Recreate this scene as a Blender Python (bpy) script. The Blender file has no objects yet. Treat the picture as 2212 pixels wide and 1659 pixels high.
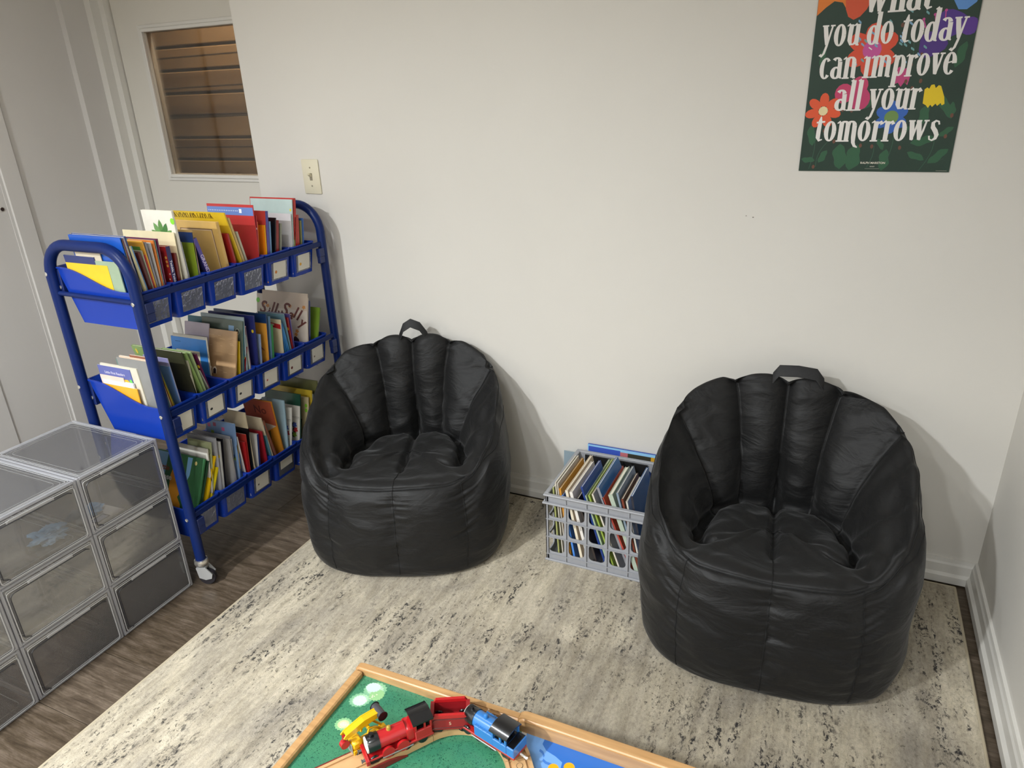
import bpy, bmesh, math, random
from math import sin, cos, pi, radians, atan2, hypot
from mathutils import Vector, Matrix, noise

S = bpy.context.scene
COL = S.collection
random.seed(7)

# ------------------------------------------------------------------ camera, world, lights, exposure
cam_d = bpy.data.cameras.new('camera')
cam = bpy.data.objects.new('camera', cam_d)
COL.objects.link(cam)
cam_d.sensor_width = 36.0
cam_d.lens = 1523.05 / 2212 * 36.0
cam_d.clip_start = 0.02
cam.location = (-0.4730, -1.9853, 1.3323)
cam.rotation_euler = (1.1762, 0.0344, 0.4249)
cam.rotation_mode = 'XYZ'
S.camera = cam

W = bpy.data.worlds.new('world')
S.world = W
W.use_nodes = True
W.node_tree.nodes['Background'].inputs[0].default_value = (1.0, 0.95, 0.88, 1)
W.node_tree.nodes['Background'].inputs[1].default_value = 0.25
S.view_settings.view_transform = 'Standard'
S.view_settings.look = 'None'
S.view_settings.gamma = 1.0
S.view_settings.use_curve_mapping = False
S.view_settings.exposure = 0.27
S.cycles.transparent_max_bounces = 96
S.cycles.max_bounces = 10
S.cycles.caustics_reflective = False
S.cycles.caustics_refractive = False

# recessed ceiling lamps: position, watts, size
LAMPS = [(-1.75, -1.30, 5, 150), (-2.15, -2.95, 84, 160), (-0.80, -2.60, 6, 150), (-1.50, -4.10, 36, 160), (-2.30, -4.60, 50, 165), (-0.60, -4.00, 40, 160)]
CEIL = 2.32
for i, (lx, ly, w, sp) in enumerate(LAMPS):
    ld = bpy.data.lights.new('downlight_light', 'AREA')
    ld.shape = 'DISK'
    ld.size = 0.13
    ld.energy = w
    ld.spread = radians(sp)
    ld.color = (0.955, 1.0, 1.03)
    lo = bpy.data.objects.new('downlight_light', ld)
    lo.location = (lx, ly, CEIL - 0.012)
    COL.objects.link(lo)

# ------------------------------------------------------------------ helpers
def lin(h):
    h = h.lstrip('#')
    r = []
    for i in (0, 2, 4):
        c = int(h[i:i + 2], 16) / 255
        r.append(c / 12.92 if c <= 0.04045 else ((c + 0.055) / 1.055) ** 2.4)
    return (r[0], r[1], r[2], 1)

MC = {}
def mat(c, rough=0.5, metal=0.0, name=None, spec=0.5, bump=0.0, bscale=200, vary=0.0, vscale=8, coat=0.0):
    key = (c, rough, metal, spec, bump, bscale, vary, vscale, coat)
    if key in MC:
        return MC[key]
    m = bpy.data.materials.new(name or ('colour_' + c))
    m.use_nodes = True
    nt = m.node_tree
    b = nt.nodes['Principled BSDF']
    b.inputs['Base Color'].default_value = lin(c)
    b.inputs['Roughness'].default_value = rough
    b.inputs['Metallic'].default_value = metal
    b.inputs['Specular IOR Level'].default_value = spec
    b.inputs['Coat Weight'].default_value = coat
    tc = None
    if bump or vary:
        tc = nt.nodes.new('ShaderNodeTexCoord')
    if bump:
        n = nt.nodes.new('ShaderNodeTexNoise')
        n.inputs['Scale'].default_value = bscale
        n.inputs['Detail'].default_value = 3
        bp = nt.nodes.new('ShaderNodeBump')
        bp.inputs['Strength'].default_value = bump
        bp.inputs['Distance'].default_value = 0.002
        nt.links.new(tc.outputs['Object'], n.inputs['Vector'])
        nt.links.new(n.outputs['Fac'], bp.inputs['Height'])
        nt.links.new(bp.outputs[0], b.inputs['Normal'])
    if vary:
        n = nt.nodes.new('ShaderNodeTexNoise')
        n.inputs['Scale'].default_value = vscale
        n.inputs['Detail'].default_value = 5
        mx = nt.nodes.new('ShaderNodeMix')
        mx.data_type = 'RGBA'
        mx.blend_type = 'MULTIPLY'
        mx.inputs['Factor'].default_value = 1
        mx.inputs['A'].default_value = lin(c)
        rp = nt.nodes.new('ShaderNodeValToRGB')
        rp.color_ramp.elements[0].position = 0.3
        rp.color_ramp.elements[0].color = (1 - vary,) * 3 + (1,)
        rp.color_ramp.elements[1].position = 0.7
        rp.color_ramp.elements[1].color = (1, 1, 1, 1)
        nt.links.new(tc.outputs['Object'], n.inputs['Vector'])
        nt.links.new(n.outputs['Fac'], rp.inputs[0])
        nt.links.new(rp.outputs[0], mx.inputs['B'])
        nt.links.new(mx.outputs['Result'], b.inputs['Base Color'])
    MC[key] = m
    return m

class MB:
    def __init__(s):
        s.v = []; s.f = []
    def add(s, vs, fs):
        o = len(s.v)
        s.v += [tuple(v) for v in vs]
        s.f += [tuple(i + o for i in f) for f in fs]
        return s
    def box(s, x0, x1, y0, y1, z0, z1, M=None, ch=0.0):
        if ch > 0:
            # chamfered box: 24 verts
            bm = bmesh.new()
            bmesh.ops.create_cube(bm, size=1)
            for v in bm.verts:
                v.co = Vector(((x0 + x1) / 2 + v.co.x * (x1 - x0), (y0 + y1) / 2 + v.co.y * (y1 - y0), (z0 + z1) / 2 + v.co.z * (z1 - z0)))
            bmesh.ops.bevel(bm, geom=bm.edges[:], offset=ch, segments=2 if ch > 0.003 else 1, affect='EDGES', profile=0.5)
            vs = [v.co.copy() for v in bm.verts]
            bm.verts.index_update()
            fs = [[v.index for v in f.verts] for f in bm.faces]
            bm.free()
        else:
            vs = [Vector(p) for p in ((x0, y0, z0), (x1, y0, z0), (x1, y1, z0), (x0, y1, z0), (x0, y0, z1), (x1, y0, z1), (x1, y1, z1), (x0, y1, z1))]
            fs = [(3, 2, 1, 0), (4, 5, 6, 7), (0, 1, 5, 4), (1, 2, 6, 5), (2, 3, 7, 6), (3, 0, 4, 7)]
        if M is not None:
            vs = [M @ v for v in vs]
        return s.add(vs, fs)
    def prism(s, poly, z0, z1, M=None):
        n = len(poly)
        vs = [Vector((p[0], p[1], z0)) for p in poly] + [Vector((p[0], p[1], z1)) for p in poly]
        if M is not None:
            vs = [M @ v for v in vs]
        fs = [tuple(range(n - 1, -1, -1)), tuple(range(n, 2 * n))] + [(i, (i + 1) % n, (i + 1) % n + n, i + n) for i in range(n)]
        return s.add(vs, fs)
    def tube(s, pts, r, n=10, closed=False, caps=True, flat=None):
        pts = [Vector(p) for p in pts]
        m = len(pts)
        rs = r if isinstance(r, (list, tuple)) else [r] * m
        T = []
        for i in range(m):
            a = pts[(i - 1) % m] if (closed or i > 0) else pts[i]
            b = pts[(i + 1) % m] if (closed or i < m - 1) else pts[i]
            T.append((b - a).normalized())
        up = Vector((0, 0, 1))
        if abs(T[0].dot(up)) > 0.95:
            up = Vector((1, 0, 0))
        N = (up - T[0] * up.dot(T[0])).normalized()
        vs = []
        for i in range(m):
            N = (N - T[i] * N.dot(T[i]))
            N = N.normalized() if N.length > 1e-6 else T[i].orthogonal().normalized()
            B = T[i].cross(N)
            for k in range(n):
                a = 2 * pi * k / n
                ca, sa = cos(a), sin(a)
                if flat: sa *= flat
                vs.append(pts[i] + (N * ca + B * sa) * rs[i])
        fs = []
        for i in range(m if closed else m - 1):
            j = (i + 1) % m
            for k in range(n):
                l = (k + 1) % n
                fs.append((i * n + k, i * n + l, j * n + l, j * n + k))
        if caps and not closed:
            fs.append(tuple(range(n - 1, -1, -1)))
            fs.append(tuple(range((m - 1) * n, m * n)))
        return s.add(vs, fs)
    def lathe(s, prof, n=20, M=None):
        vs = []; fs = []
        m = len(prof)
        for (r, z) in prof:
            for k in range(n):
                a = 2 * pi * k / n
                vs.append(Vector((r * cos(a), r * sin(a), z)))
        for i in range(m - 1):
            for k in range(n):
                l = (k + 1) % n
                fs.append((i * n + k, i * n + l, (i + 1) * n + l, (i + 1) * n + k))
        fs.append(tuple(range(n - 1, -1, -1)))
        fs.append(tuple(range((m - 1) * n, m * n)))
        if M is not None:
            vs = [M @ v for v in vs]
        return s.add(vs, fs)
    def mesh(s, name, smooth=False, fix=True):
        me = bpy.data.meshes.new(name)
        me.from_pydata([tuple(v) for v in s.v], [], s.f)
        if fix:
            bm = bmesh.new(); bm.from_mesh(me)
            bmesh.ops.recalc_face_normals(bm, faces=bm.faces[:])
            bm.to_mesh(me); bm.free()
        if smooth:
            me.polygons.foreach_set('use_smooth', [True] * len(me.polygons))
            try:
                me.set_sharp_from_angle(angle=radians(smooth if smooth > 1 else 40))
            except Exception:
                pass
        me.update()
        return me
    def obj(s, name, m, parent=None, smooth=False, fix=True):
        me = s.mesh(name, smooth, fix)
        if isinstance(m, (list, tuple)):
            for k in m: me.materials.append(k)
        else:
            me.materials.append(m)
        return link(name, me, parent)

def link(name, data, parent=None):
    o = bpy.data.objects.new(name, data)
    COL.objects.link(o)
    if parent is not None:
        o.parent = parent
    return o

def tag(o, label=None, cat=None, group=None, kind=None):
    if label: o['label'] = label
    if cat: o['category'] = cat
    if group: o['group'] = group
    if kind: o['kind'] = kind
    return o

def thing(name, label, cat, loc=(0, 0, 0), rot=(0, 0, 0), group=None):
    o = link(name, None)
    o.empty_display_size = 0.05
    o.location = loc; o.rotation_euler = rot
    return tag(o, label, cat, group)

def struct(name, mb, m, parent=None, smooth=False):
    o = mb.obj(name, m, parent, smooth)
    if parent is None: o['kind'] = 'structure'
    return o

def dup_tree(o, parent=None):
    c = o.copy(); COL.objects.link(c)
    c.parent = parent
    for ch in list(o.children):
        dup_tree(ch, c)
    return c

def text(name, body, size, m, parent, loc, rot, ext=0.0002, align='CENTER', shear=0.0, sx=1.0, bold=0.0):
    cu = bpy.data.curves.new(name, 'FONT')
    cu.body = body; cu.size = size; cu.extrude = ext; cu.align_x = align; cu.align_y = 'CENTER'
    cu.shear = shear; cu.offset = bold; cu.resolution_u = 3
    tmp = bpy.data.objects.new('tmp', cu)
    COL.objects.link(tmp)
    me = bpy.data.meshes.new_from_object(tmp)      # lettering becomes a plain mesh
    bpy.data.objects.remove(tmp)
    me.materials.clear(); me.materials.append(m)
    o = link(name, me, parent)
    o.location = loc; o.rotation_euler = rot; o.scale = (sx, 1, 1)
    return o

def flat(poly, m, name, parent, y=0.0, th=0.0003):
    """thin printed shape in the local x-z plane, facing -Y, slightly proud"""
    n = len(poly)
    mb = MB()
    mb.add([(p[0], y - th, p[1]) for p in poly] + [(p[0], y, p[1]) for p in poly],
           [tuple(range(n))] + [(i, (i + 1) % n, (i + 1) % n + n, i + n) for i in range(n)])
    return mb.obj(name, m, parent)

def blob(cx, cz, rx, rz, n=20, lobes=0, amp=0.0, ph=0.0):
    return [(cx + rx * (1 + amp * cos(lobes * a + ph)) * cos(a), cz + rz * (1 + amp * cos(lobes * a + ph)) * sin(a)) for a in [2 * pi * k / n for k in range(n)]]

# ------------------------------------------------------------------ setting
def wall_mat(c, name, bump=0.12):
    m = bpy.data.materials.new(name); m.use_nodes = True
    nt = m.node_tree; b = nt.nodes['Principled BSDF']
    b.inputs['Roughness'].default_value = 0.55
    b.inputs['Specular IOR Level'].default_value = 0.3
    tc = nt.nodes.new('ShaderNodeTexCoord')
    n1 = nt.nodes.new('ShaderNodeTexNoise'); n1.inputs['Scale'].default_value = 1.6; n1.inputs['Detail'].default_value = 4
    rp = nt.nodes.new('ShaderNodeValToRGB')
    a = lin(c)
    rp.color_ramp.elements[0].position = 0.35; rp.color_ramp.elements[0].color = tuple(x * 0.965 for x in a[:3]) + (1,)
    rp.color_ramp.elements[1].position = 0.65; rp.color_ramp.elements[1].color = a
    n2 = nt.nodes.new('ShaderNodeTexNoise'); n2.inputs['Scale'].default_value = 55; n2.inputs['Detail'].default_value = 4
    bp = nt.nodes.new('ShaderNodeBump'); bp.inputs['Strength'].default_value = bump; bp.inputs['Distance'].default_value = 0.003
    L = nt.links.new
    L(tc.outputs['Object'], n1.inputs['Vector']); L(tc.outputs['Object'], n2.inputs['Vector'])
    L(n1.outputs['Fac'], rp.inputs[0]); L(rp.outputs[0], b.inputs['Base Color'])
    L(n2.outputs['Fac'], bp.inputs['Height']); L(bp.outputs[0], b.inputs['Normal'])
    return m
WALL = wall_mat('DCD8D0', 'painted_wall')
LEFTW = wall_mat('CFCBC6', 'painted_side_wall')
TRIM = mat('DAD7D0', 0.35, name='trim_paint', bump=0.05, bscale=40)
DOORM = mat('D8D4CA', 0.4, name='door_paint', bump=0.06, bscale=30)
XL = -3.157
YF = -5.0

mb = MB().box(-2.369, 0.12, 0.0, 0.105, 0, CEIL); struct('wall_back', mb, WALL)
mb = MB().box(0.0, 0.12, YF, 0.0, 0, CEIL); struct('wall_right', mb, WALL)
mb = MB().box(XL - 0.12, XL, YF, -0.62, 0, CEIL); mb.box(XL - 0.12, XL, -0.41, -0.035, 0, CEIL)
mb.box(XL - 0.12, XL, -0.62, -0.41, 2.05, CEIL)
mb.box(XL - 0.12, XL + 0.027, -0.035, 0.06, 0, CEIL)
struct('wall_left', mb, LEFTW)
mb = MB().box(XL - 0.12, 0.12, YF - 0.12, YF, 0, CEIL); struct('wall_front', mb, wall_mat('5E564E', 'darkened_far_wall'))  # unseen wall, coloured dark to weaken reflections and deepen shadows
mb = MB().box(XL - 0.12, 0.12, YF - 0.12, 1.0, CEIL, CEIL + 0.1); struct('ceiling', mb, mat('E4E1DA', 0.8, name='ceiling_paint'))
# door surround, stepping back to the door
mb = MB()
mb.box(-3.30, -3.10, 0.06, 0.20, 0, CEIL)
mb.box(-3.10, -3.073, 0.095, 0.20, 0, CEIL)
struct('trim_1', mb, TRIM)

struct('header_light_stop', MB().box(-3.30, -2.20, 0.10, 0.20, 2.03, CEIL), TRIM)  # out-of-view header, put in to block store light above the door
# the door with its glazed opening
D = link('door_1', None); D['kind'] = 'structure'; D.location = (0, 0, 0)
dx0, dx1, dy0, dy1 = -3.068, -2.25, 0.12, 0.155
wx0, wx1, wz0, wz1 = -2.925, -2.33, 1.07, 1.579
mb = MB()
mb.box(dx0, wx0, dy0, dy1, 0.01, 2.03); mb.box(wx1, dx1, dy0, dy1, 0.01, 2.03)
mb.box(wx0, wx1, dy0, dy1, 0.01, wz0); mb.box(wx0, wx1, dy0, dy1, wz1, 2.03)
mb.obj('door_leaf', DOORM, D)
mb = MB()   # raised frame round the pane, two steps
for (o, y, t) in ((0.024, dy0 - 0.006, 0.012), (0.012, dy0 - 0.010, 0.012)):
    a0, a1, c0, c1 = wx0 - o, wx1 + o, wz0 - o, wz1 + o
    mb.box(a0, a0 + t, y, dy0, c0, c1, ch=0.0015); mb.box(a1 - t, a1, y, dy0, c0, c1, ch=0.0015)
    mb.box(a0 + t, a1 - t, y, dy0, c0, c0 + t, ch=0.0015); mb.box(a0 + t, a1 - t, y, dy0, c1 - t, c1, ch=0.0015)
mb.obj('pane_frame', TRIM, D, 30)

def clear_mat(name, tint, refl=1.0, ior=1.45, milk=0.0, milkc='FFFFFF', rough=0.03, bump=0.0, bscale=20, trans=0.0):
    m = bpy.data.materials.new(name); m.use_nodes = True
    nt = m.node_tree; nt.nodes.remove(nt.nodes['Principled BSDF'])
    out = nt.nodes['Material Output']
    tr = nt.nodes.new('ShaderNodeBsdfTransparent'); tr.inputs[0].default_value = (tint[0], tint[1], tint[2], 1)
    gl = nt.nodes.new('ShaderNodeBsdfGlossy'); gl.inputs['Roughness'].default_value = rough
    fr = nt.nodes.new('ShaderNodeFresnel'); fr.inputs[0].default_value = ior
    mx = nt.nodes.new('ShaderNodeMixShader')
    mt = nt.nodes.new('ShaderNodeMath'); mt.operation = 'MULTIPLY'; mt.inputs[1].default_value = refl
    L = nt.links.new
    L(fr.outputs[0], mt.inputs[0]); L(mt.outputs[0], mx.inputs[0]); L(tr.outputs[0], mx.inputs[1]); L(gl.outputs[0], mx.inputs[2])
    last = mx
    if milk:
        df = nt.nodes.new('ShaderNodeBsdfDiffuse'); df.inputs[0].default_value = lin(milkc)
        if trans:
            tl = nt.nodes.new('ShaderNodeBsdfTranslucent'); tl.inputs[0].default_value = lin(milkc)
            md = nt.nodes.new('ShaderNodeMixShader'); md.inputs[0].default_value = trans
            L(df.outputs[0], md.inputs[1]); L(tl.outputs[0], md.inputs[2]); df = md
        m2 = nt.nodes.new('ShaderNodeMixShader'); m2.inputs[0].default_value = milk
        L(mx.outputs[0], m2.inputs[1]); L(df.outputs[0], m2.inputs[2]); last = m2
    if bump:
        tc = nt.nodes.new('ShaderNodeTexCoord')
        n = nt.nodes.new('ShaderNodeTexNoise'); n.inputs['Scale'].default_value = bscale; n.inputs['Detail'].default_value = 2
        bp = nt.nodes.new('ShaderNodeBump'); bp.inputs['Strength'].default_value = bump; bp.inputs['Distance'].default_value = 0.004
        L(tc.outputs['Object'], n.inputs['Vector']); L(n.outputs['Fac'], bp.inputs['Height'])
        L(bp.outputs[0], gl.inputs['Normal']); L(bp.outputs[0], fr.inputs['Normal'])
    L(last.outputs[0], out.inputs[0])
    return m
GLASS = clear_mat('pane_glass', (0.80, 0.78, 0.75), 0.8, 1.5)
MB().box(wx0, wx1, dy0 + 0.012, dy0 + 0.016, wz0, wz1).obj('pane', GLASS, D)
# dim store room behind the door: boarded wall
R2 = link('wall_store_room', None); R2['kind'] = 'structure'
TAN_DIM = mat('A98C66', 0.6, name='tan_board_dim', vary=0.25, vscale=3)
TAN_LIT = mat('B5986F', 0.6, name='tan_board_lit', vary=0.2, vscale=3)
z = 0.9
k = 0
while z < 2.2:
    h = 0.094
    mb = MB().box(-4.0, -1.6, 0.52, 0.54, z + 0.006, z + h - 0.006, ch=0.003)
    mb.obj('board', TAN_LIT if k < 4 else TAN_DIM, R2)  # lower boards paler, upper darker: the light level painted into their colours
    z += h; k += 1
MB().box(-4.02, -1.6, 0.54, 0.56, 0, CEIL).obj('backing', mat('4A3B2C', 0.8), R2)
MB().box(-4.05, -4.0, 0.20, 0.56, 0, CEIL).obj('side_panel', mat('5A4A3E', 0.8), R2)
MB().box(-3.14, -3.075, 0.20, 0.235, 0, CEIL).obj('stud', mat('6E5E52', 0.8), R2)
for i in range(5):
    zz = 1.0 + i * 0.13
    MB().tube([(-3.95, 0.50, zz - 0.006 * (i - 2)), (-2.2, 0.50, zz + 0.012 + 0.01 * sin(i))], 0.0035, 6).obj('rail', mat('3E3126', 0.5), R2)
MB().box(-4.05, -3.30, 0.185, 0.20, 0, CEIL).obj('near_panel', mat('5A4A3E', 0.8), R2)
MB().box(-3.62, -3.60, 0.505, 0.52, 0.9, 2.2).obj('batten', mat('7A6248', .7), R2)
MB().box(-1.62, -1.6, 0.1, 0.56, 0, CEIL).obj('end_panel', mat('6E5E52', 0.8), R2)
ld = bpy.data.lights.new('store_fill_light', 'AREA'); ld.shape = 'DISK'; ld.size = 0.12; ld.energy = 30; ld.color = (1, 0.85, 0.66)  # unseen fill light, added to brighten the boards behind the glass
lo = link('store_fill_light', ld); lo.location = (-2.7, 0.34, 2.25)

# closet door, casing with groove on the left wall
C2 = link('door_2', None); C2['kind'] = 'structure'
MB().box(XL - 0.030, XL - 0.004, -1.45, -0.409, 0.01, 2.04, ch=0.002).obj('door_leaf', LEFTW, C2)
MB().box(XL - 0.12, XL - 0.06, -1.45, -0.3, 0.0, 2.04).obj('closet_back', mat('3A3632', 0.9), C2)
hz = 1.008
MB().lathe([(0.0085, 0), (0.0085, 0.0012), (0.0075, 0.002)], 20, Matrix.Translation((XL - 0.004, -0.428, hz)) @ Matrix.Rotation(pi / 2, 4, 'Y')).obj('pull_rim', mat('B9B4AC', 0.4), C2, 30)
MB().lathe([(0.0062, 0), (0.0062, 0.0028)], 20, Matrix.Translation((XL - 0.004, -0.428, hz)) @ Matrix.Rotation(pi / 2, 4, 'Y')).obj('finger_hole', mat('2A1712', 0.8), C2)
MB().box(XL, XL + 0.009, -0.402, -0.337, 0, 2.08, ch=0.003).obj('trim_2', LEFTW)['kind'] = 'structure'

# skirting boards with a stepped profile: (out, up)
PROF = [(0, 0.006), (0.020, 0.006), (0.020, 0.028), (0.013, 0.036), (0.012, 0.062), (0.009, 0.068), (0.007, 0.078), (0, 0.079)]
def skirting(name, a, b, nrm, ma, mb_):
    """profile swept a->b along the wall; ma/mb_ = mitre lengths at the ends"""
    a = Vector(a); b = Vector(b); d = (b - a).normalized(); n = Vector(nrm)
    vs = []
    for base, s, mi in ((a, 1, ma), (b, -1, mb_)):
        for (o, z) in PROF:
            vs.append(base + d * s * o * mi + n * o + Vector((0, 0, z)))
    k = len(PROF)
    fs = [tuple(range(k)), tuple(range(2 * k - 1, k - 1, -1))] + [(i, (i + 1) % k, (i + 1) % k + k, i + k) for i in range(k)]
    m = MB(); m.add(vs, fs)
    return struct(name, m, TRIM)
skirting('baseboard_back', (-2.369, 0, 0), (0, 0, 0), (0, -1, 0), 0, 1)
skirting('baseboard_right', (0, 0, 0), (0, YF, 0), (-1, 0, 0), 1, 0)
skirting('baseboard_left', (XL, -0.62 - 0.9, 0), (XL, YF, 0), (1, 0, 0), 0, 0)

# floor: planks laid along X
F = link('floor', None); F['kind'] = 'structure'
MB().box(XL - 0.2, 0.1, YF, 1.0, -0.06, -0.004).obj('underlay', mat('2A211A', 0.9), F)
def plank_mat(i):
    m = bpy.data.materials.new('vinyl_plank'); m.use_nodes = True
    nt = m.node_tree; b = nt.nodes['Principled BSDF']; L = nt.links.new
    tc = nt.nodes.new('ShaderNodeTexCoord'); mp = nt.nodes.new('ShaderNodeMapping')
    mp.inputs['Scale'].default_value = (3.0, 15, 1); mp.inputs['Location'].default_value = (i * 3.7, i * 1.9, i)
    n = nt.nodes.new('ShaderNodeTexNoise'); n.inputs['Scale'].default_value = 3.2; n.inputs['Detail'].default_value = 9; n.inputs['Roughness'].default_value = 0.72; n.inputs['Distortion'].default_value = 0.35
    r = nt.nodes.new('ShaderNodeValToRGB')
    e = r.color_ramp.elements
    e[0].position = 0.28; e[0].color = lin(['33291F', '382D24', '30261D', '3B3128'][i % 4])
    e[1].position = 0.72; e[1].color = lin(['75675A', '6F6152', '6A5B4C', '7C6E60'][i % 4])
    e2 = r.color_ramp.elements.new(0.48); e2.color = lin(['54483A', '504437', '4C3F32', '5A4E41'][i % 4])
    mp2 = nt.nodes.new('ShaderNodeMapping'); mp2.inputs['Scale'].default_value = (4, 150, 1)
    n2 = nt.nodes.new('ShaderNodeTexNoise'); n2.inputs['Scale'].default_value = 2.0; n2.inputs['Detail'].default_value = 3
    r2 = nt.nodes.new('ShaderNodeValToRGB'); r2.color_ramp.elements[0].position = 0.3; r2.color_ramp.elements[0].color = (0.66, 0.64, 0.62, 1); r2.color_ramp.elements[1].position = 0.6; r2.color_ramp.elements[1].color = (1, 1, 1, 1)
    mx = nt.nodes.new('ShaderNodeMix'); mx.data_type = 'RGBA'; mx.blend_type = 'MULTIPLY'; mx.inputs['Factor'].default_value = 1
    bp = nt.nodes.new('ShaderNodeBump'); bp.inputs['Strength'].default_value = 0.25; bp.inputs['Distance'].default_value = 0.001
    L(tc.outputs['Object'], mp.inputs[0]); L(mp.outputs[0], n.inputs['Vector']); L(n.outputs['Fac'], r.inputs[0])
    L(tc.outputs['Object'], mp2.inputs[0]); L(mp2.outputs[0], n2.inputs['Vector']); L(n2.outputs['Fac'], r2.inputs[0])
    L(r.outputs[0], mx.inputs['A']); L(r2.outputs[0], mx.inputs['B']); L(mx.outputs['Result'], b.inputs['Base Color'])
    L(n2.outputs['Fac'], bp.inputs['Height']); L(bp.outputs[0], b.inputs['Normal'])
    b.inputs['Roughness'].default_value = 0.42
    b.inputs['Specular IOR Level'].default_value = 0.35
    return m
PM = [plank_mat(i) for i in range(4)]
PW = 0.178
y = -0.062 + 2 * PW
r = 0
pk = {}
while y > YF:
    x = XL - 0.1 + (-0.9, -0.35, -0.62, -0.1)[r % 4]
    while x < 0.1:
        x0, x1 = max(x, XL - 0.15), min(x + 1.22, 0.02)
        if x1 - x0 > 0.02:
            w = round(x1 - x0, 3)
            key = (w, (r * 3 + int(x * 10)) % 4)
            if key not in pk:
                m_ = MB().box(0, w - 0.0012, -PW + 0.0012, 0, -0.012, 0, ch=0.0006).mesh('plank')
                m_.materials.append(PM[key[1]]); pk[key] = m_
            o = link('plank', pk[key], F); o.location = (x0, y, 0)
        x += 1.22
    y -= PW; r += 1

# rug
def rug_mat():
    m = bpy.data.materials.new('distressed_rug'); m.use_nodes = True
    nt = m.node_tree; b = nt.nodes['Principled BSDF']; L = nt.links.new
    tc = nt.nodes.new('ShaderNodeTexCoord')
    def nz(scale, sc, det, rough=0.55, dist=0.0, off=(0, 0, 0)):
        mp = nt.nodes.new('ShaderNodeMapping'); mp.inputs['Scale'].default_value = sc; mp.inputs['Location'].default_value = off
        n = nt.nodes.new('ShaderNodeTexNoise'); n.inputs['Scale'].default_value = scale; n.inputs['Detail'].default_value = det; n.inputs['Roughness'].default_value = rough; n.inputs['Distortion'].default_value = dist
        L(tc.outputs['Object'], mp.inputs[0]); L(mp.outputs[0], n.inputs['Vector'])
        return n
    def ramp(n, ps):
        r = nt.nodes.new('ShaderNodeValToRGB')
        while len(r.color_ramp.elements) < len(ps): r.color_ramp.elements.new(0.5)
        for e, (p, c) in zip(r.color_ramp.elements, ps):
            e.position = p; e.color = c if isinstance(c, tuple) else lin(c)
        L(n.outputs['Fac'], r.inputs[0]); return r
    def mix(a, bb, fac, mode='MIX'):
        mx = nt.nodes.new('ShaderNodeMix'); mx.data_type = 'RGBA'; mx.blend_type = mode
        if isinstance(fac, float): mx.inputs['Factor'].default_value = fac
        else: L(fac, mx.inputs['Factor'])
        L(a, mx.inputs['A'])
        if isinstance(bb, tuple): mx.inputs['B'].default_value = bb
        else: L(bb, mx.inputs['B'])
        return mx.outputs['Result']
    def mul(a, bb):
        mt = nt.nodes.new('ShaderNodeMath'); mt.operation = 'MULTIPLY'; L(a, mt.inputs[0]); L(bb, mt.inputs[1]); return mt.outputs[0]
    G = lambda v: (v, v, v, 1)
    base = ramp(nz(3.2, (1.6, 0.9, 1), 6, 0.6, 0.6), [(0.3, '9A9389'), (0.45, 'B2A999'), (0.58, 'C4BAA7'), (0.72, 'D2C8B3')])
    ton = ramp(nz(14, (3.0, 0.7, 1), 4, 0.6, 0.3, (3, 1, 0)), [(0.36, (0.80, 0.79, 0.76, 1)), (0.6, G(1.0))])
    c = mix(base.outputs[0], ton.outputs[0], 0.8, 'MULTIPLY')
    # dark speckle streaks: fine blotches gated by elongated patches along Y
    fine = ramp(nz(105, (1.0, 0.62, 1), 5, 0.78, 0.4), [(0.50, G(0)), (0.56, G(1))])
    line = ramp(nz(22, (2.0, 0.30, 1), 4, 0.6, 0.3, (5, 2, 0)), [(0.47, G(0)), (0.56, G(1))])
    patch = ramp(nz(4.2, (1.2, 0.8, 1), 5, 0.68, 0.8, (1, 7, 0)), [(0.46, G(0)), (0.56, G(1))])
    d = mul(mul(fine.outputs[0], line.outputs[0]), patch.outputs[0])
    c = mix(c, lin('3F3D3D'), d)
    fine2 = ramp(nz(120, (1.0, 0.7, 1), 3, 0.7, 0.5, (9, 4, 0)), [(0.60, G(0)), (0.645, G(1))])
    patch2 = ramp(nz(5.0, (1.1, 0.7, 1), 4, 0.6, 0.4, (8, 3, 0)), [(0.40, G(0.08)), (0.62, G(1))])
    c = mix(c, lin('57534C'), mul(fine2.outputs[0], patch2.outputs[0]))
    # woven mottling: fine light/dark carved texture running with the pile
    mott = ramp(nz(150, (1.0, 0.55, 1), 5, 0.75, 0.3, (2, 9, 0)), [(0.32, (0.70, 0.69, 0.67, 1)), (0.50, (0.95, 0.95, 0.94, 1)), (0.66, (1.16, 1.14, 1.10, 1))])
    c = mix(c, mott.outputs[0], 0.85, 'MULTIPLY')
    strip = ramp(nz(16, (2.6, 0.16, 1), 3, 0.6, 0.2, (4, 4, 0)), [(0.40, (0.86, 0.85, 0.84, 1)), (0.58, G(1.05))])
    c = mix(c, strip.outputs[0], 0.8, 'MULTIPLY')
    L(c, b.inputs['Base Color'])
    b.inputs['Roughness'].default_value = 0.95; b.inputs['Specular IOR Level'].default_value = 0.1
    pile = nz(420, (1, 1, 1), 2)
    bp = nt.nodes.new('ShaderNodeBump'); bp.inputs['Strength'].default_value = 0.5; bp.inputs['Distance'].default_value = 0.002
    L(pile.outputs['Fac'], bp.inputs['Height']); L(bp.outputs[0], b.inputs['Normal'])
    return m
RG = thing('area_rug', 'large low-pile area rug in mottled beige and grey with dark streaks', 'rug', (-0.975, -1.5, 0))
mb = MB().box(-0.9275, 0.9275, -1.5, 1.465, 0.0003, 0.008, ch=0.002)
mb.obj('rug_pile', rug_mat(), RG)
mb = MB()
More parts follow.
